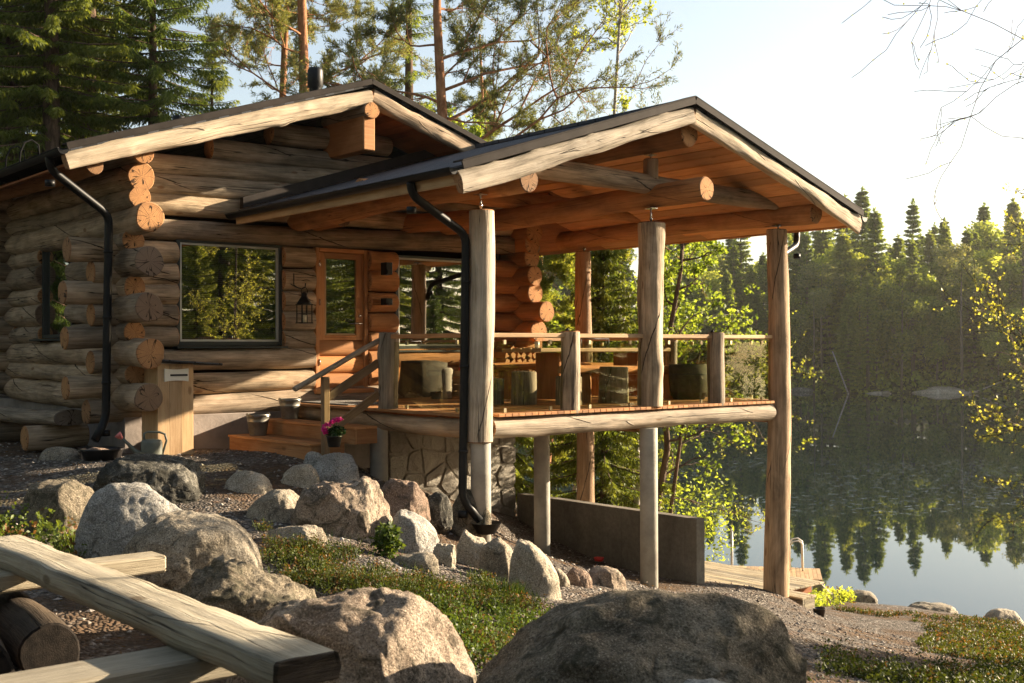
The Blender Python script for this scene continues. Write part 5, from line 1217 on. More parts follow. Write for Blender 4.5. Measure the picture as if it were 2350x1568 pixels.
# ------------------------------------------------------------------ trees
def kites(P, D, L, W, rs, jit=.25):
    """narrow needle or twig blades: base P, direction D (n,3), length L, width W"""
    n = len(P); D = D + rs.randn(n, 3) * jit; D /= np.linalg.norm(D, axis=1)[:, None] + 1e-9
    b = rs.randn(n, 3); b -= (b * D).sum(1)[:, None] * D; b /= np.linalg.norm(b, axis=1)[:, None] + 1e-9
    L = np.broadcast_to(np.asarray(L, float).reshape(-1, 1) if not np.isscalar(L) else L, (n, 1)); W = W * .5
    return np.stack([P, P + D * L * .4 + b * W, P + D * L, P + D * L * .4 - b * W], 1)

def spruce(h, rmax, seed, base=.12, whorl=.42, nb=6, twig=.11, blade=(.16, .035), sub=4, droop=.30, dens=1.0, hang=.5, lean=0.0):
    rs = np.random.RandomState(seed); Q = []; RQ = []; limbs = MB()
    z = h * base
    while z < h * .985:
        t = (z - h * base) / (h * (1 - base)); R = rmax * (1 - t) ** .75 * (1.0 if t > .12 else .7 + t * 2.5)
        k = nb + rs.randint(-1, 2); a0 = rs.rand() * 6.28
        for i in range(k):
            if rs.rand() > dens: continue
            a = a0 + i * 6.283 / k + rs.randn() * .15; L = R * (.7 + .5 * rs.rand()) + .12; n = max(4, int(L / twig))
            s = np.linspace(.08, 1, n); up = .25 * t
            zz = z + L * (up * s - droop * (1 - t * .6) * 1.3 * s ** 1.4 + .20 * s ** 3) + rs.randn() * .05
            x = np.cos(a) * L * s; y = np.sin(a) * L * s; B = np.stack([x, y, zz], 1)
            if L > .5: tube(limbs, [B[0] * [0, 0, 1] , B[n // 2], B[-1]], [.022 * L / 2 + .006, .014 * L / 2 + .004, .003], 4, 0, cap=False)
            out = np.array([np.cos(a), np.sin(a), -.1]); side = np.array([-np.sin(a), np.cos(a), 0])
            for sg in (-1, 1, 0):
                wl = (.13 + .26 * L / max(rmax, .1) * (1 - s * .75)) * (.7 + .6 * rs.rand(n)) * (1 if sg else 1.1)
                dirs = out * .75 + side * sg * .9 + np.array([0, 0, -hang * (1.5 if sg == 0 else .7)]); dirs /= np.linalg.norm(dirs)
                for q in range(sub):
                    f = (q + .2) / sub; P = B + dirs * (wl * f)[:, None]
                    for s2 in (-.7, .7):
                        dd = np.tile(dirs + (out if sg else side) * s2 + np.array([0, 0, -.25]), (n, 1))
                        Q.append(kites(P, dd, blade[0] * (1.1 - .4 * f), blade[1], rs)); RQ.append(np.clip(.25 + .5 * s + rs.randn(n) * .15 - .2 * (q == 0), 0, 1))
        z += whorl * (.75 + .4 * rs.rand()) * (1 - .45 * t)
    # leader
    P = np.stack([np.zeros(30), np.zeros(30), h * (.96 + .045 * rs.rand(30))], 1); Q.append(kites(P, np.tile([0, 0, .6], (30, 1)), blade[0], blade[1], rs, .6)); RQ.append(np.full(30, .6))
    cr = MB(); cr.quads(np.concatenate(Q), 0, np.concatenate(RQ))
    tube(limbs, [(0, 0, -.6), (0, 0, h * .3), (0, 0, h * .7), (0, 0, h)], [.016 * h, .0125 * h, .006 * h, .01], 9)
    return cr, limbs

def make_tree(name, cr, tk, leafm, barkm, loc, rz=0.0, sc=1.0, label=None, cat='tree', group=None):
    o = thing(name, label, cat, loc, rz, group); o.scale = (sc, sc, sc)
    cr.build('crown', leafm, o); tk.build('trunk', barkm, o); return o
def put_copy(src, loc, rz, sc, label=None, group=None):
    o = copy_tree(src); o.location = loc; o.rotation_euler = (0, 0, rz); o.scale = (sc, sc, sc)
    if label: o['label'] = label
    if group: o['group'] = group
    return o

def grow(limbs, tips, p, d, L, r, depth, rs, split=3, up=.15, wig=.18, seg=4, shrink=.62, spread=.8, leafy=2, minr=.004, tipn=5):
    """branching wood: adds tubes to limbs, twig points to tips"""
    pts = [np.array(p, float)]; dd = np.array(d, float); dd /= np.linalg.norm(dd); dirs = []
    for i in range(seg):
        dd = dd + rs.randn(3) * wig + np.array([0, 0, up * .35]); dd /= np.linalg.norm(dd); pts.append(pts[-1] + dd * L / seg); dirs.append(dd.copy())
    r1 = max(minr, r * .45); tube(limbs, pts, list(np.linspace(r, r1, seg + 1)), 5 if r > .015 else 3, 0, cap=False)
    if depth <= leafy:
        for i in range(1, seg + 1):
            for _ in range(tipn): tips.append((pts[i] - dirs[i - 1] * rs.rand() * L / seg, dirs[i - 1]))
    if depth <= 0: return
    for k in range(split):
        i = rs.randint(1, seg + 1) if k else seg; a = rs.randn(3); a -= np.dot(a, dirs[i - 1]) * dirs[i - 1]; a /= np.linalg.norm(a) + 1e-9
        nd = dirs[i - 1] + a * spread * (.6 + .6 * rs.rand()); grow(limbs, tips, pts[i], nd, L * shrink * (.8 + .4 * rs.rand()), max(minr, r * (.55 if i < seg else .5)), depth - 1, rs, split, up, wig, seg, shrink, spread, leafy, minr, tipn)

def needle_tufts(tips, rs, n=9, L=.11, W=.016, keep=1.0):
    P = np.array([t[0] for t in tips]); D = np.array([t[1] for t in tips]); m = rs.rand(len(P)) < keep; P, D = P[m], D[m]
    P = np.repeat(P, n, 0); D = np.repeat(D, n, 0); P = P + rs.randn(*P.shape) * .035
    return kites(P, D * .9 + np.array([0, 0, .35]), L, W, rs, .75)

def pine(h, seed, limbs_spec, trunk_r, bend=.15, dead=6, tuft=(8, .12, .020, .45), lower=.45):
    """limbs_spec: (height, azimuth, elevation, length)"""
    rs = np.random.RandomState(seed); tk = MB(); tips = []
    n = 9; pts = [np.array([bend * math.sin(i * .8 + seed), bend * math.cos(i * .6 + seed) - bend, -.6 + (h + .6) * i / (n - 1)]) for i in range(n)]
    tube(tk, pts, list(np.linspace(trunk_r * 1.15, trunk_r * .35, n)), 12)
    at_h = lambda z: np.array([np.interp(z, [p[2] for p in pts], [p[k] for p in pts]) for k in range(3)])
    for (z, az, el, L) in limbs_spec:
        d = np.array([math.cos(az) * math.cos(el), math.sin(az) * math.cos(el), math.sin(el)])
        grow(tk, tips, at_h(z), d, L, trunk_r * (.11 + .045 * L), 3, rs, 4, .10, .14, 5, .55, .85, 1, .004, 3)
    for _ in range(dead):
        z = h * (.25 + .4 * rs.rand()); a = rs.rand() * 6.28; grow(tk, [], at_h(z), (math.cos(a), math.sin(a), -.15), .9 + rs.rand(), .014, 2, rs, 3, -.1, .2, 4, .6, .8, -1, .004)
    cr = MB(); q = needle_tufts(tips, rs, *tuft); cr.quads(q, 0, np.clip(.5 + rs.randn(len(q)) * .22, 0, 1)); return cr, tk

def broad(h, seed, trunk_pts, limb_spec, r, leaf_size, tipn=3, depth=3, split=4, up=.1, keep=1.0, wig=.2, leafn=1, spread=.8, shrink=.6):
    rs = np.random.RandomState(seed); tk = MB(); tips = []; pts = [np.array(p, float) for p in trunk_pts]; n = len(pts)
    tube(tk, pts, list(np.linspace(r, r * .35, n)), 9); zs = [p[2] for p in pts]
    at_h = lambda z: np.array([np.interp(z, zs, [p[k] for p in pts]) for k in range(3)])
    for (z, az, el, L) in limb_spec:
        d = np.array([math.cos(az) * math.cos(el), math.sin(az) * math.cos(el), math.sin(el)]); grow(tk, tips, at_h(z), d, L, r * .32, depth, rs, split, up, wig, 4, shrink, spread, 1, .003, tipn)
    P = np.array([t[0] for t in tips]); m = rs.rand(len(P)) < keep; P = P[m]; P = np.repeat(P, leafn, 0) + rs.randn(len(P) * leafn, 3) * leaf_size * .4
    cr = MB(); q = leaves_at(P, leaf_size, .8, rs, .75); q[:, :, 2] -= leaf_size * .2; cr.quads(q, 0, rs.rand(len(q))); return cr, tk

Rz = YAW    # local x axis of the trees below points to the right of the view
def at_gz(p, dz=0.0): return (p[0], p[1], gz(*p) + dz)
TS = TREE_SPOTS
# --- big spruces behind the left wing
GL = 'tall spruces behind the left end of the cabin'
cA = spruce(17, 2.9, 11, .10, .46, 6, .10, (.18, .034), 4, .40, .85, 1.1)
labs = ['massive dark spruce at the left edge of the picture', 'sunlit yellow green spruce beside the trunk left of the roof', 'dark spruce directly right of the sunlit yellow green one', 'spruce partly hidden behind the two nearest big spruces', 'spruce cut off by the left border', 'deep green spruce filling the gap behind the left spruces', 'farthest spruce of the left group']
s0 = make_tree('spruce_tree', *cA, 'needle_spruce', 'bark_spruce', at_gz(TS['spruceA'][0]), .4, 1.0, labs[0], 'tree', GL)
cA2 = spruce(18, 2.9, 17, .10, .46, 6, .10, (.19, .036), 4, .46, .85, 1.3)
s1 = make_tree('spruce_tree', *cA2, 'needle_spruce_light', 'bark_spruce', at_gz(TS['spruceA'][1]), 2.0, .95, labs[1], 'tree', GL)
for i in (2, 4, 6):
    p = TS['spruceA'][i]; put_copy(s1 if i % 2 == 0 else s0, at_gz(p), i * 1.7, .95 + .04 * (i % 3), labs[i])
cB = spruce(12.6, 2.5, 23, .15, .46, 6, .10, (.17, .030), 4, .42, .92, .9)
make_tree('spruce_tree', *cB, 'needle_spruce', 'bark_spruce', at_gz(TS['spruceB'][0]), 1.2, 1.0, 'dark slender spruce standing free against the sky left of the chimney')
cS = spruce(9.6, 1.6, 29, .1, .40, 6, .09, (.13, .025), 4, .3, .8, .8)
make_tree('spruce_tree', *cS, 'needle_spruce', 'bark_spruce', at_gz(TS['spruceS'][0]), .3, 1.0, 'small thin spruce top peeping over the roof between spruce and pines')
# --- pines
def rnd_limbs(z0, z1, n, L0, L1, seed, el=.2):
    rs = np.random.RandomState(seed); return [(z0 + (z1 - z0) * (i + .5) / n, rs.rand() * 6.28, el + rs.randn() * .18, (L0 + (L1 - L0) * rs.rand()) * (1 - .35 * i / n)) for i in range(n)]
pA = pine(17, 5, rnd_limbs(7.4, 15, 15, 1.6, 2.7, 3), .20, .10)
make_tree('pine_tree', *pA, 'needle_pine', 'bark_pine', at_gz(TS['pineA'][0]), Rz, 1.0, 'pine with a thick orange trunk right behind the chimney')
pA2 = pine(16, 8, rnd_limbs(8.4, 14.5, 10, 1.2, 2.0, 5), .15, .15)
make_tree('pine_tree', *pA2, 'needle_pine', 'bark_pine', at_gz(TS['pineA2'][0]), Rz, 1.0, 'thinner orange pine trunk just left of the thick one')
spec = [(5.4, .12, .30, 4.2), (6.4, .35, .62, 3.2), (7.2, -.1, .55, 3.6), (7.9, .1, .5, 3.6), (8.8, .2, .45, 3.4), (6.9, 2.9, .35, 2.4), (7.6, 3.3, .3, 2.6), (8.4, 2.8, .35, 2.6), (9.3, 3.2, .3, 2.3), (9.6, -.1, .4, 3.0), (10.4, .3, .35, 2.8)] + rnd_limbs(8.5, 14, 6, 1.4, 2.2, 9)
pB = pine(15.5, 12, spec, .19, .16, 10)
make_tree('pine_tree', *pB, 'needle_pine', 'bark_pine', at_gz(TS['pineB'][0]), Rz, 1.0, 'large pine with wide crooked branches above the roof valley')
pC = pine(14, 15, rnd_limbs(6, 12, 9, 1.0, 1.6, 12), .10, .2)
make_tree('pine_tree', *pC, 'needle_pine', 'bark_pine', at_gz(TS['pineC'][0]), Rz, 1.0, 'thin reddish pine stem to the right of the large crooked pine')
cC = spruce(17, 1.5, 31, .2, .5, 5, .12, (.15, .03), 3, .3, .6, .5)
make_tree('spruce_tree', *cC, 'needle_spruce', 'bark_spruce', at_gz(TS['spruceC'][0]), .3, 1.0, 'slender dark spruce stem left of the large crooked pine')
# --- birches behind
z_ = gz(*TS['birchA'][0])
bA = broad(14, 41, [(0, 0, -1), (.05, 0, 3), (0, .1, 6), (.1, 0, 9), (.35, 0, 13), (.5, 0, 16)], rnd_limbs(12.4, 15.6, 24, .8, 1.4, 21, .6) + [(9.2, .1, 1.0, 1.2)], .075, .085, 2, 3, 3, .35, .8, .16, 1, .6, .6)
make_tree('birch_tree', *bA, 'leaf_birch', 'bark_birch', (TS['birchA'][0][0], TS['birchA'][0][1], max(z_, -4.8)), Rz, 1.0, 'slim birch with bare lower stem standing alone against the sky')
bL = broad(9, 43, [(0, 0, -1), (.1, 0, 3), (0, .2, 6), (.2, 0, 9)], rnd_limbs(2.5, 8.5, 20, 1.4, 2.4, 22, .5), .07, .09, 3, 3, 4, .2, 1.0, .2, 1)
tgt = [5.4, 6.3, 6.2, 7.0, 5.2]; bl = None
bl_labs = ['light green birch behind the right slope of the cabin roof', 'pale green birch crown under the crooked pine branches', 'light green birch seen right of the chimney', 'distant light birch between spruce and pines', 'birch foliage low above the roof valley']
for i, p in enumerate(TS['birchL']):
    zt = gz(*p); sc = (tgt[i] - zt + .71) / 9.3
    if bl is None: bl = make_tree('birch_tree', *bL, 'leaf_birch', 'bark_birch', (p[0], p[1], zt), 0, sc, bl_labs[i], 'tree', 'birches behind the cabin')
    else: put_copy(bl, (p[0], p[1], zt), i * 1.3, sc, bl_labs[i])
# --- trees on the bank behind the terrace
cL = spruce(7.4, 1.7, 51, .10, .36, 6, .085, (.15, .032), 4, .40, 1.0, 1.3)
sl = make_tree('spruce_tree', *cL, 'needle_spruce_light', 'bark_spruce', at_gz(TS['lakeS'][0]), .2, .74, 'bright drooping spruce behind the terrace beside the rear post', 'tree', 'small trees on the bank behind the terrace')
put_copy(sl, at_gz(TS['lakeS'][1]), 2.2, .5, 'bright spruce further right behind the terrace, next to the middle post')
put_copy(sl, at_gz((5.9, 6.6)), 4.0, .72, 'low bright spruce beyond the retaining wall near the stone basement')
cP = pine(5.6, 55, rnd_limbs(1.4, 5.4, 24, .8, 1.5, 33, .3), .07, .12, 2, (9, .10, .02, .8))
make_tree('pine_tree', *cP, 'needle_spruce_light', 'bark_pine', at_gz(TS['lakeP'][0]), Rz, 1.0, 'young bushy pine behind the log corner of the terrace')
bW = broad(6.6, 57, [(0, 0, -1), (.25, 0, 1.2), (.15, 0, 3), (.5, 0, 5), (.6, 0, 6.6)], rnd_limbs(3.4, 6.4, 16, .8, 1.4, 34, .4), .07, .075, 3, 2, 4, .1, 1, .2, 2)
w0 = make_tree('birch_tree', *bW, 'leaf_birch', 'bark_birch', at_gz(TS['lakeB'][0]), Rz, 1.0, 'white stemmed birch on the bank left of the middle post', 'tree', 'small trees on the bank behind the terrace')
bW2 = broad(6, 58, [(0, 0, -1), (.5, 0, 1.2), (1.1, 0, 3), (1.6, 0, 5)], rnd_limbs(3.0, 4.9, 8, .7, 1.1, 35, .4), .06, .07, 2, 2, 3, .1, 1, .2, 1)
make_tree('birch_tree', *bW2, 'leaf_birch', 'bark_birch', at_gz(TS['lakeB'][1], -.2), Rz, 1.0, 'white birch stem leaning to the right under the deck')
bD = broad(6.8, 61, [(0, 0, -1), (-.10, 0, .8), (.12, 0, 2.0), (.05, 0, 3.4), (.35, 0, 5), (.5, 0, 6.8)], rnd_limbs(2.0, 6.2, 16, .5, .9, 37, .35) + [(3.3, .05, .55, 1.2), (1.5, .0, .1, .9)], .075, .07, 3, 3, 3, .12, .5, .2, 1)
make_tree('alder_tree', *bD, 'leaf_birch', 'bark_twig', at_gz(TS['lakeD'][0]), Rz, 1.0, 'leafy alder with a crooked stem behind the middle post')
bT = broad(5.4, 63, [(0, 0, -1), (.3, 0, 1), (.5, 0, 2.4), (.8, 0, 3.6)], [(1.8, .05, .75, 1.2), (2.3, .0, .6, 1.35), (2.6, .1, .3, 1.3), (2.9, -.1, .2, 1.2), (3.3, .1, .5, 1.1), (2.0, .2, .15, 1.0), (1.1, 0, .1, 1.1)], .045, .05, 1, 3, 3, .05, .7, .2, 2, .75, .62)
make_tree('bare_branched_tree', *bT, 'leaf_spring', 'bark_twig', at_gz(TS['lakeT'][0]), Rz, 1.0, 'spreading tree with fresh yellow leaf buds seen through the right bay of the terrace')
sh = MB(); sh.quads(leaf_cloud(1300, (0, 0, .7), (.8, .8, .9), .07)); 
bs = thing('shrub', 'bright green shrub on the bank behind the right bay of the terrace', 'shrub', at_gz((7.3, 3.2), .3)); sh.build('foliage', 'leaf_birch', bs)
# --- tree at the right edge reaching into the picture, and the trees that shade the foreground
zr = gz(*TS['right'][0])
mk = lambda z: z - zr
spec = [(mk(.45), 3.1, .0, 1.25), (mk(.75), 3.0, .05, .95), (mk(.1), 2.95, -.1, .95), (mk(-.3), 3.2, -.2, .8), (mk(-.9), 3.05, -.1, .75), (mk(-1.3), 3.1, .05, .8), (mk(1.5), 3.05, .1, .8), (mk(2.0), 3.2, .0, .8), (mk(1.1), 3.3, .2, .7), (mk(-.3), 3.3, .05, .6)] + rnd_limbs(mk(-.9), mk(4.5), 9, .5, .8, 44, .2)
bR = broad(8, 71, [(.4, 0, -.5), (.45, 0, 1.5), (.3, 0, 3.5), (.4, 0, 5.5), (.6, 0, 8)], spec, .042, .033, 1, 3, 4, .03, .7, .18, 2, .75, .62)
make_tree('alder_tree', *bR, 'leaf_spring', 'bark_twig', (TS['right'][0][0], TS['right'][0][1], zr), Rz, 1.0, 'slender tree with yellow spring leaves reaching in from the right edge')
bR2 = broad(9, 73, [(.6, 0, -.5), (.6, 0, 3), (.5, 0, 6), (.6, 0, 9)], [(4.5, 3.1, .04, 1.5), (5.0, 3.3, .0, 1.1), (5.9, 3.1, -.1, 1.2)], .026, .020, 1, 3, 3, .0, .5, .2, 1, .8, .62)
p = TS['rightb'][0]; make_tree('bare_branched_tree', *bR2, 'leaf_spring', 'bark_twig', (p[0], p[1], gz(*p)), Rz, 1.0, 'nearly bare twigs against the bright sky at the upper right')
GS = 'spruces on the bank beside the path'
for i, (x_, y_, sc) in enumerate([(9.5, -12.2, .62), (13.5, -13.5, .8), (6.0, -12.6, .50), (16, -18, .95), (20, -15.5, .85), (11, -20, 1.0), (22, -22, 1.0), (15, -26, 1.0), (6, -22, 1.0), (5.2, -9.8, .36), (10.5, -6.6, .33), (13.5, -8.6, .42), (8.0, -7.6, .22), (4, -28, 1.1), (10, -30, 1.1), (16, -31, 1.1), (22, -29, 1.1), (13, -22.5, .9), (18, -26, 1.0)]):  # unseen; the smallest ones added to shade the boulders and gravel
    put_copy(s1 if i % 2 else s0, (x_, y_, gz(x_, y_)), i * 2.1, sc, 'unseen spruce on the bank beside the path, for shade and reflections', GS)
bl_r = put_copy(bl, (21, -9.5, gz(21, -9.5)), 1.0, .5, 'birch standing on the bank beside the path outside the view', GS)
put_copy(bl, (24, -14, gz(24, -14)), 3.0, .9, 'birch standing on the bank beside the path outside the view', GS)

for i, (x_, y_) in enumerate([(-14, 2), (-17, 8), (-12, 12), (-20, -2), (-16, 16), (-22, 4), (-15, -8), (-13, -13), (-9.5, -15.5), (-5.5, -16.5), (-17, -12), (-2, -18), (-6, 19), (-8, 24), (-4.5, 24), (-10, 30), (-7, 33), (-9, 17)]):  # unseen spruces added to block sky light and darken the side window
    put_copy(s1 if i % 2 else s0, (x_, y_, gz(x_, y_)), i * 1.9, .9, 'unseen spruce added left of the yard to block sky light', 'unseen spruces added left of the yard')
# --- the forest across the lake
rs = np.random.RandomState(99)
fars = [spruce(18, 2.3, 201, .18, .75, 6, .28, (.55, .17), 2, .32, .95, .4), spruce(20, 1.9, 202, .25, .8, 6, .28, (.5, .16), 2, .35, .9, .5), spruce(15, 2.4, 203, .08, .7, 6, .3, (.55, .18), 2, .3, 1, .4)]
def far_broad(seed, h, leafm):
    r2 = np.random.RandomState(seed); cr = MB(); tk = MB()
    for k in range(16):
        t_ = r2.rand(); a = r2.rand() * 6.28; R = h * .17 * math.sqrt(r2.rand()) * (1 - .5 * abs(t_ - .4)); cr.quads(leaf_cloud(380, (R * math.cos(a), R * math.sin(a), h * (.32 + .6 * t_)), (h * .10, h * .10, h * .09), .36, .7, r2, asp=.7))
    tube(tk, [(0, 0, -.5), (.2, 0, h * .5), (0, .2, h * .9)], [.18, .12, .03], 7)
    for _ in range(6): a = r2.rand() * 6.28; tube(tk, [(.1, 0, h * .35), (math.cos(a) * h * .13, math.sin(a) * h * .13, h * .6)], [.08, .03], 5)
    return cr, tk
fb = [far_broad(301, 15, 0), far_broad(302, 13, 0)]
def far_pine(seed, h):
    r2 = np.random.RandomState(seed); cr = MB(); tk = MB()
    for k in range(14):
        t_ = r2.rand(); a = r2.rand() * 6.28; R = h * .12 * (.4 + r2.rand()); cr.quads(leaf_cloud(260, (R * math.cos(a), R * math.sin(a), h * (.58 + .4 * t_)), (h * .075, h * .075, h * .04), .34, .7, r2, asp=.5))
    tube(tk, [(0, 0, -.5), (.1, 0, h * .5), (0, .1, h * .97)], [.22, .16, .04], 7); return cr, tk
fp_ = far_pine(303, 19)
GF = 'forest across the lake'
FL = {0: 'tall spruce in the forest across the lake', 3: 'leafy tree in the forest across the lake', 5: 'pine with a bare stem in the forest across the lake'}
base = []
specs = [(fars[0], 'needle_far', 'spruce_tree', 0), (fars[1], 'needle_far', 'spruce_tree', 0), (fars[2], 'leaf_far', 'spruce_tree', 0), (fb[0], 'leaf_far', 'broadleaf_tree', 3), (fb[1], 'leaf_far_light', 'broadleaf_tree', 3), (fp_, 'needle_pine', 'pine_tree', 5)]
spots = []
for row, t_ in enumerate([2.5, 7, 12, 18, 25, 33, 42, 52]):
    az = -6.0 + rs.rand()
    while az < 33:
        d = shore_d(az) + t_ + rs.randn() * 1.6; spots.append((az + rs.randn() * .2, t_, d, row)); az += 1.02 + .45 * rs.rand() + .05 * row
cnt = 0
for az, t_, d, row in spots:
    p = polar(az, d); z = hill_z(az, t_) - .1
    w = [.24, .20, .20, .16, .14, .06] if row < 4 else [.28, .24, .18, .10, .16, .04]
    k = rs.choice(6, p=w); sc = (.92 + .46 * rs.rand()) * (1.0 if row > 1 else .75)
    if row >= 5: sc *= .95 + .18 * math.sin(az * .9) ; k = k if k != 5 else 0
    if len([b for b in base if b[0] == k]) == 0:
        (cr_, tk_), lm, nm, lk = specs[k]; o = make_tree(nm, cr_, tk_, lm, 'bark_far', (p.x, p.y, z), rs.rand() * 6.28, sc, FL[lk], 'tree', GF); base.append((k, o))
    else:
        o = [b for b in base if b[0] == k][0][1]; put_copy(o, (p.x, p.y, z), rs.rand() * 6.28, sc)
    cnt += 1
# undergrowth on the far slope
mb = MB(); rs = np.random.RandomState(5); n = 15000; P = []
azr = rs.rand(n) * 42 - 8; tr = rs.rand(n) ** 1.5 * 30
for a_, t_ in zip(azr, tr): p = polar(a_, shore_d(a_) + t_ + 1); P.append((p.x, p.y, hill_z(a_, t_ + 1) + rs.rand() ** 2 * 2.2))
mb.quads(leaves_at(np.array(P), .6, .8, rs, .8)); tag(mb.build('undergrowth', 'leaf_far'), 'bushes and undergrowth below the far forest', 'undergrowth', None, 'stuff')
# pale fallen or dead stems at the far waterline
for i, (az, t_, L_, tilt, lb) in enumerate([(16.0, 2, 6, .35, 'thin white dead stem leaning at the far waterline'), (21.5, 5, 5, 1.2, 'pale fallen trunk lying on the far slab')]):
    p = polar(az, shore_d(az) + t_ - 3); mb = MB(); rgt = np.array(RIGHT[:]); tube(mb, [(0, 0, 0), tuple(rgt * math.sin(tilt) * L_ * (-1 if i == 0 else 1) + np.array([0, 0, math.cos(tilt) * L_]))], [.11, .05], 6)
    o = mb.build('dead_trunk', 'bark_birch'); o.location = (p.x, p.y, hill_z(az, max(0, t_ - 3))); tag(o, lb, 'dead trunk')

# ------------------------------------------------------------------ ground plants
def in_poly(P, poly):
    x, y = P[:, 0], P[:, 1]; c = np.zeros(len(P), bool); n = len(poly)
    for i in range(n):
        (x1, y1), (x2, y2) = poly[i], poly[(i + 1) % n]; k = ((y1 > y) != (y2 > y)) & (x < (x2 - x1) * (y - y1) / (y2 - y1 + 1e-12) + x1); c ^= k
    return c
def scatter(poly, n, rs, thr=-.2, sc=1.2):
    a = np.array(poly); lo, hi = a.min(0), a.max(0); P = lo + rs.rand(n * 3, 2) * (hi - lo); P = P[in_poly(P, poly)][:n]
    ed = np.min([np.abs((a[(i + 1) % len(a)][0] - a[i][0]) * (a[i][1] - P[:, 1]) - (a[i][0] - P[:, 0]) * (a[(i + 1) % len(a)][1] - a[i][1])) / (np.linalg.norm(a[(i + 1) % len(a)] - a[i]) + 1e-9) for i in range(len(a))], 0)
    k = np.minimum(0, ed / (.12 * (hi - lo).min()) - 1) * .35 + np.array([noise.noise(Vector((x * sc, y * sc, 3))) + .45 * noise.noise(Vector((x * sc * 4, y * sc * 4, 8))) for x, y in P]); return P[k + (rs.rand(len(P)) - .5) * .5 > thr]
def cover(name, poly, n, label, mats, leafn=12, hgt=.12, size=.024, thr=-.1, seed=1, red=.12, sc=1.2):
    rs = np.random.RandomState(seed); P = scatter(poly, n, rs, thr, sc); Zg = ground_z(P[:, 0], P[:, 1]); mb = MB()
    B = np.repeat(np.stack([P[:, 0], P[:, 1], Zg], 1), leafn, 0); hh = np.repeat(hgt * (.4 + .9 * rs.rand(len(P))), leafn); t_ = rs.rand(len(B)); ln = np.repeat(rs.randn(len(P), 2) * .3, leafn, 0)
    B[:, 2] += hh * t_ + .01; B[:, :2] += ln * (hh * t_)[:, None] + rs.randn(len(B), 2) * .018
    q = leaves_at(B, size, .9, rs, .6, .25); isr = np.repeat(rs.rand(len(P)) < red, leafn)
    mb.quads(q[~isr], 0, np.clip(t_[~isr] * .7 + rs.rand((~isr).sum()) * .3, 0, 1)); 
    if isr.any(): mb.quads(q[isr], 1)
    o = mb.build(name, list(mats)); tag(o, label, 'ground cover', None, 'stuff'); return o
cover('berry_shrubs', MOSS_STRIP, 9500, 'lingonberry ground cover between the boulders', ('leaf_berry', 'leaf_redbrown'), 14, .085, .019, .04, 1, .22)
cover('berry_shrubs', [(-4.2, -4.2), (-3.3, -3.0), (-1.6, -3.2), (-2.6, -4.6), (-3.2, -5.4), (-4.3, -5.2)], 2600, 'brighter green shoots beside the huge boulders', ('leaf_green', 'leaf_redbrown'), 12, .13, .024, .02, 2, .1, 2.0)
cover('plants', LEFT_PLANTS, 620, 'green plants at the left edge around the shaded rock', ('leaf_green', 'leaf_redbrown'), 13, .20, .04, .12, 3, .15, 1.6)
cover('shore_plants', SHORE_GRASS, 6000, 'mossy grass and litter on the shore bank', ('leaf_berry', 'leaf_redbrown'), 8, .08, .035, -.02, 4, .3, 1.3)
cover('shore_plants', [(8.2, -.4), (16, .2), (15, -2.6), (8.5, -4.0), (4.2, -3.6), (5.0, -2.2)], 9000, 'darker moss patches at the right side of the path', ('leaf_berry', 'leaf_redbrown'), 9, .09, .038, -.15, 5, .15, .9)
cover('grass_verge', CORNER_GRASS, 4600, 'low green growth in the lower right corner', ('leaf_berry', 'leaf_redbrown'), 10, .13, .03, -.05, 6, .1)
cover('shore_plants', [(9.4, 2.6), (13.6, 4.2), (13.2, 5.6), (10.5, 5.6), (9, 4.2)], 2600, 'sunlit green plants between retaining wall and pier', ('leaf_birch', 'leaf_redbrown'), 10, .22, .06, -.1, 7, .15)
# blades of grass
def grass(name, cx, cy, n, r, h, label, mat='leaf_green', seed=1):
    rs = np.random.RandomState(seed); a = rs.rand(n) * 6.28; q = r * np.sqrt(rs.rand(n)); x = cx + q * np.cos(a); y = cy + q * np.sin(a); z = ground_z(x, y); P = np.stack([x, y, z], 1)
    D = np.stack([np.cos(a) * .4, np.sin(a) * .4, np.ones(n)], 1); mb = MB(); mb.quads(kites(P, D, h * (.6 + .6 * rs.rand(n)), .009, rs, .2)); o = mb.build(name, mat); return tag(o, label, 'grass tuft')
grass('grass_tuft', TUFT[0][0], TUFT[0][1], 260, .13, .17, 'bright green grass tuft below the tall cream boulder')
rs_ = np.random.RandomState(77); Pg = scatter(MOSS_STRIP, 2600, rs_, -.1); Zp = ground_z(Pg[:, 0], Pg[:, 1]); mb = MB(); mb.quads(kites(np.stack([Pg[:, 0], Pg[:, 1], Zp], 1), np.tile([0, 0, 1.0], (len(Pg), 1)), .06 + .12 * rs_.rand(len(Pg)), .006, rs_, .35))
tag(mb.build('grass_blades', 'leaf_green'), 'thin grass blades among the moss strip', 'grass', None, 'stuff')
grass('grass_tuft', -4.75, -.9, 160, .12, .2, 'pale green tuft in front of the big grey boulder', seed=3)
o = thing('small_bush', 'small dark green leafy bush between the pink and pale grey boulders', 'bush', (BUSH[0][0], BUSH[0][1], gz(*BUSH[0]))); mb = MB(); mb.quads(leaf_cloud(800, (0, 0, .13), (.12, .12, .15), .045)); mb.build('foliage', 'leaf_green', o)
mb = MB()
for k in range(7): tube(mb, [(0, 0, -.02), (.08 * math.cos(k), .08 * math.sin(k), .2)], .003, 4)
mb.build('stem', 'bark_twig', o)
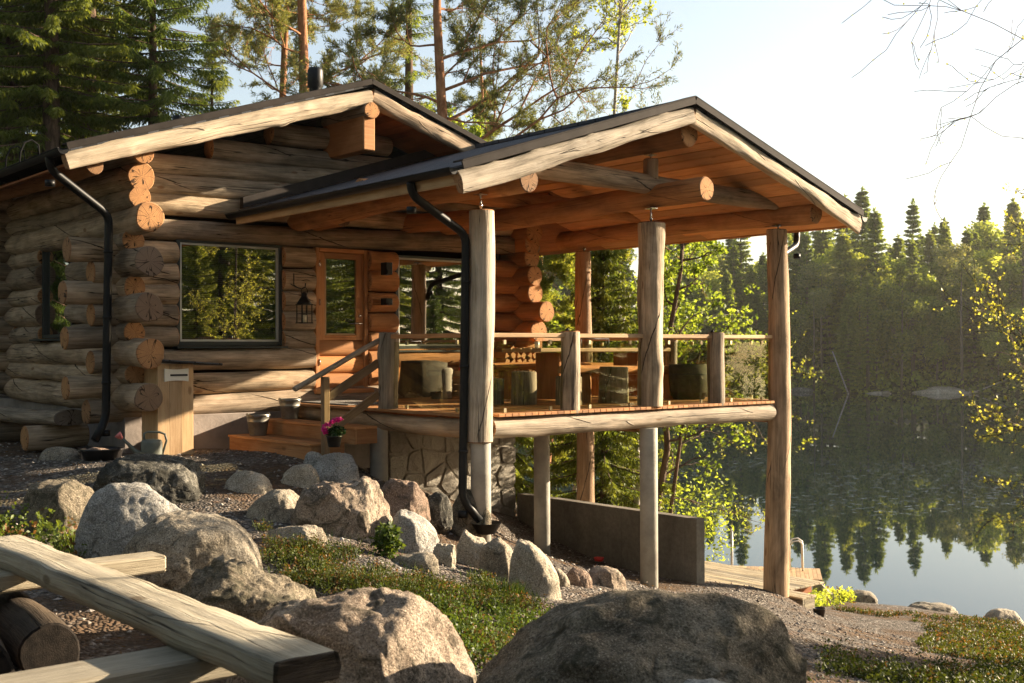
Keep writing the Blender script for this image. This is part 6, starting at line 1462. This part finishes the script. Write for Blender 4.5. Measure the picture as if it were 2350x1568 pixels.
# loose stones and needle litter on the gravel
rs = np.random.RandomState(12); n = 15000; P = np.stack([-8 + 16 * rs.rand(n), -9 + 15 * rs.rand(n)], 1); P = P[(P[:, 1] < 3.9) | (P[:, 0] < -2.6)]
dist = np.linalg.norm(P - np.array([CAM.x, CAM.y]), axis=1); P = P[dist > 2.6]; Zg = ground_z(P[:, 0], P[:, 1]); nz_ = np.array([noise.fractal(Vector((x * .55, y * .55, 0)), 1.0, 2.0, 5) for x, y in P]) * .045
oc_ = np.array([[1, 0, 0], [-1, 0, 0], [0, 1, 0], [0, -1, 0], [0, 0, 1], [0, 0, -1.]]); fo = [(0, 2, 4), (2, 1, 4), (1, 3, 4), (3, 0, 4), (2, 0, 5), (1, 2, 5), (3, 1, 5), (0, 3, 5)]
mb = MB(); Vs = []; m = len(P); S_ = (.008 + .018 * rs.rand(m) ** 3)[:, None, None] * (.6 + .8 * rs.rand(m, 6, 1)); VV = oc_[None] * S_ * np.array([1.2, 1, .7]) + np.stack([P[:, 0], P[:, 1], Zg + nz_ + .004], 1)[:, None]
F2 = (np.array(fo)[None] + (np.arange(m) * 6)[:, None, None]).reshape(-1, 3); mb.add(VV.reshape(-1, 3), [tuple(q) for q in F2.tolist()], [[(0, 0)] * 3] * len(F2), 0, np.repeat(rs.rand(m), 6), 0, False)
lit = MB(); P3 = np.stack([P[:, 0], P[:, 1], Zg + nz_ + .012], 1)[::2] + rs.randn(len(P[::2]), 3) * [.05, .05, .001]; D3 = rs.randn(len(P3), 3) * [1, 1, .12]
lit.quads(kites(P3, D3, .02 + .03 * rs.rand(len(P3)), .008, rs, .05)); tag(lit.build('leaf_litter', 'leaf_redbrown'), 'dry leaves and needles scattered on the gravel', 'leaf litter', None, 'stuff')
t = NT('pebble'); t.set(t.ramp(t.attr('rnd'), [(0, (.08, .065, .055)), (.5, (.22, .19, .165)), (1, (.48, .44, .39))]), .9, spec=.2)
tag(mb.build('pebbles', 'pebble'), 'loose pebbles on the gravel yard', 'pebbles', None, 'stuff')

# ------------------------------------------------------------------ damp morning air over the lake
m = bpy.data.materials.new('haze_air'); m.use_nodes = True; nt = m.node_tree; nt.nodes.clear()
o_ = nt.nodes.new('ShaderNodeOutputMaterial'); pv = nt.nodes.new('ShaderNodeVolumePrincipled'); pv.inputs['Color'].default_value = (.95, .93, .86, 1); pv.inputs['Density'].default_value = .00018; pv.inputs['Anisotropy'].default_value = .55
nt.links.new(pv.outputs[0], o_.inputs['Volume']); MATS['haze_air'] = m
mb = MB(); lo, hi = (-96, -176, -9.5), (346, 346, 62); c8 = [(x, y, z) for x in (lo[0], hi[0]) for y in (lo[1], hi[1]) for z in (lo[2], hi[2])]
mb.add(c8, [(0, 1, 3, 2), (4, 6, 7, 5), (0, 4, 5, 1), (2, 3, 7, 6), (0, 2, 6, 4), (1, 5, 7, 3)], [[(0, 0)] * 4] * 6, 0, .5, 0, False)
tag(mb.build('haze', 'haze_air'), 'thin haze over the lake', None, None, 'stuff')
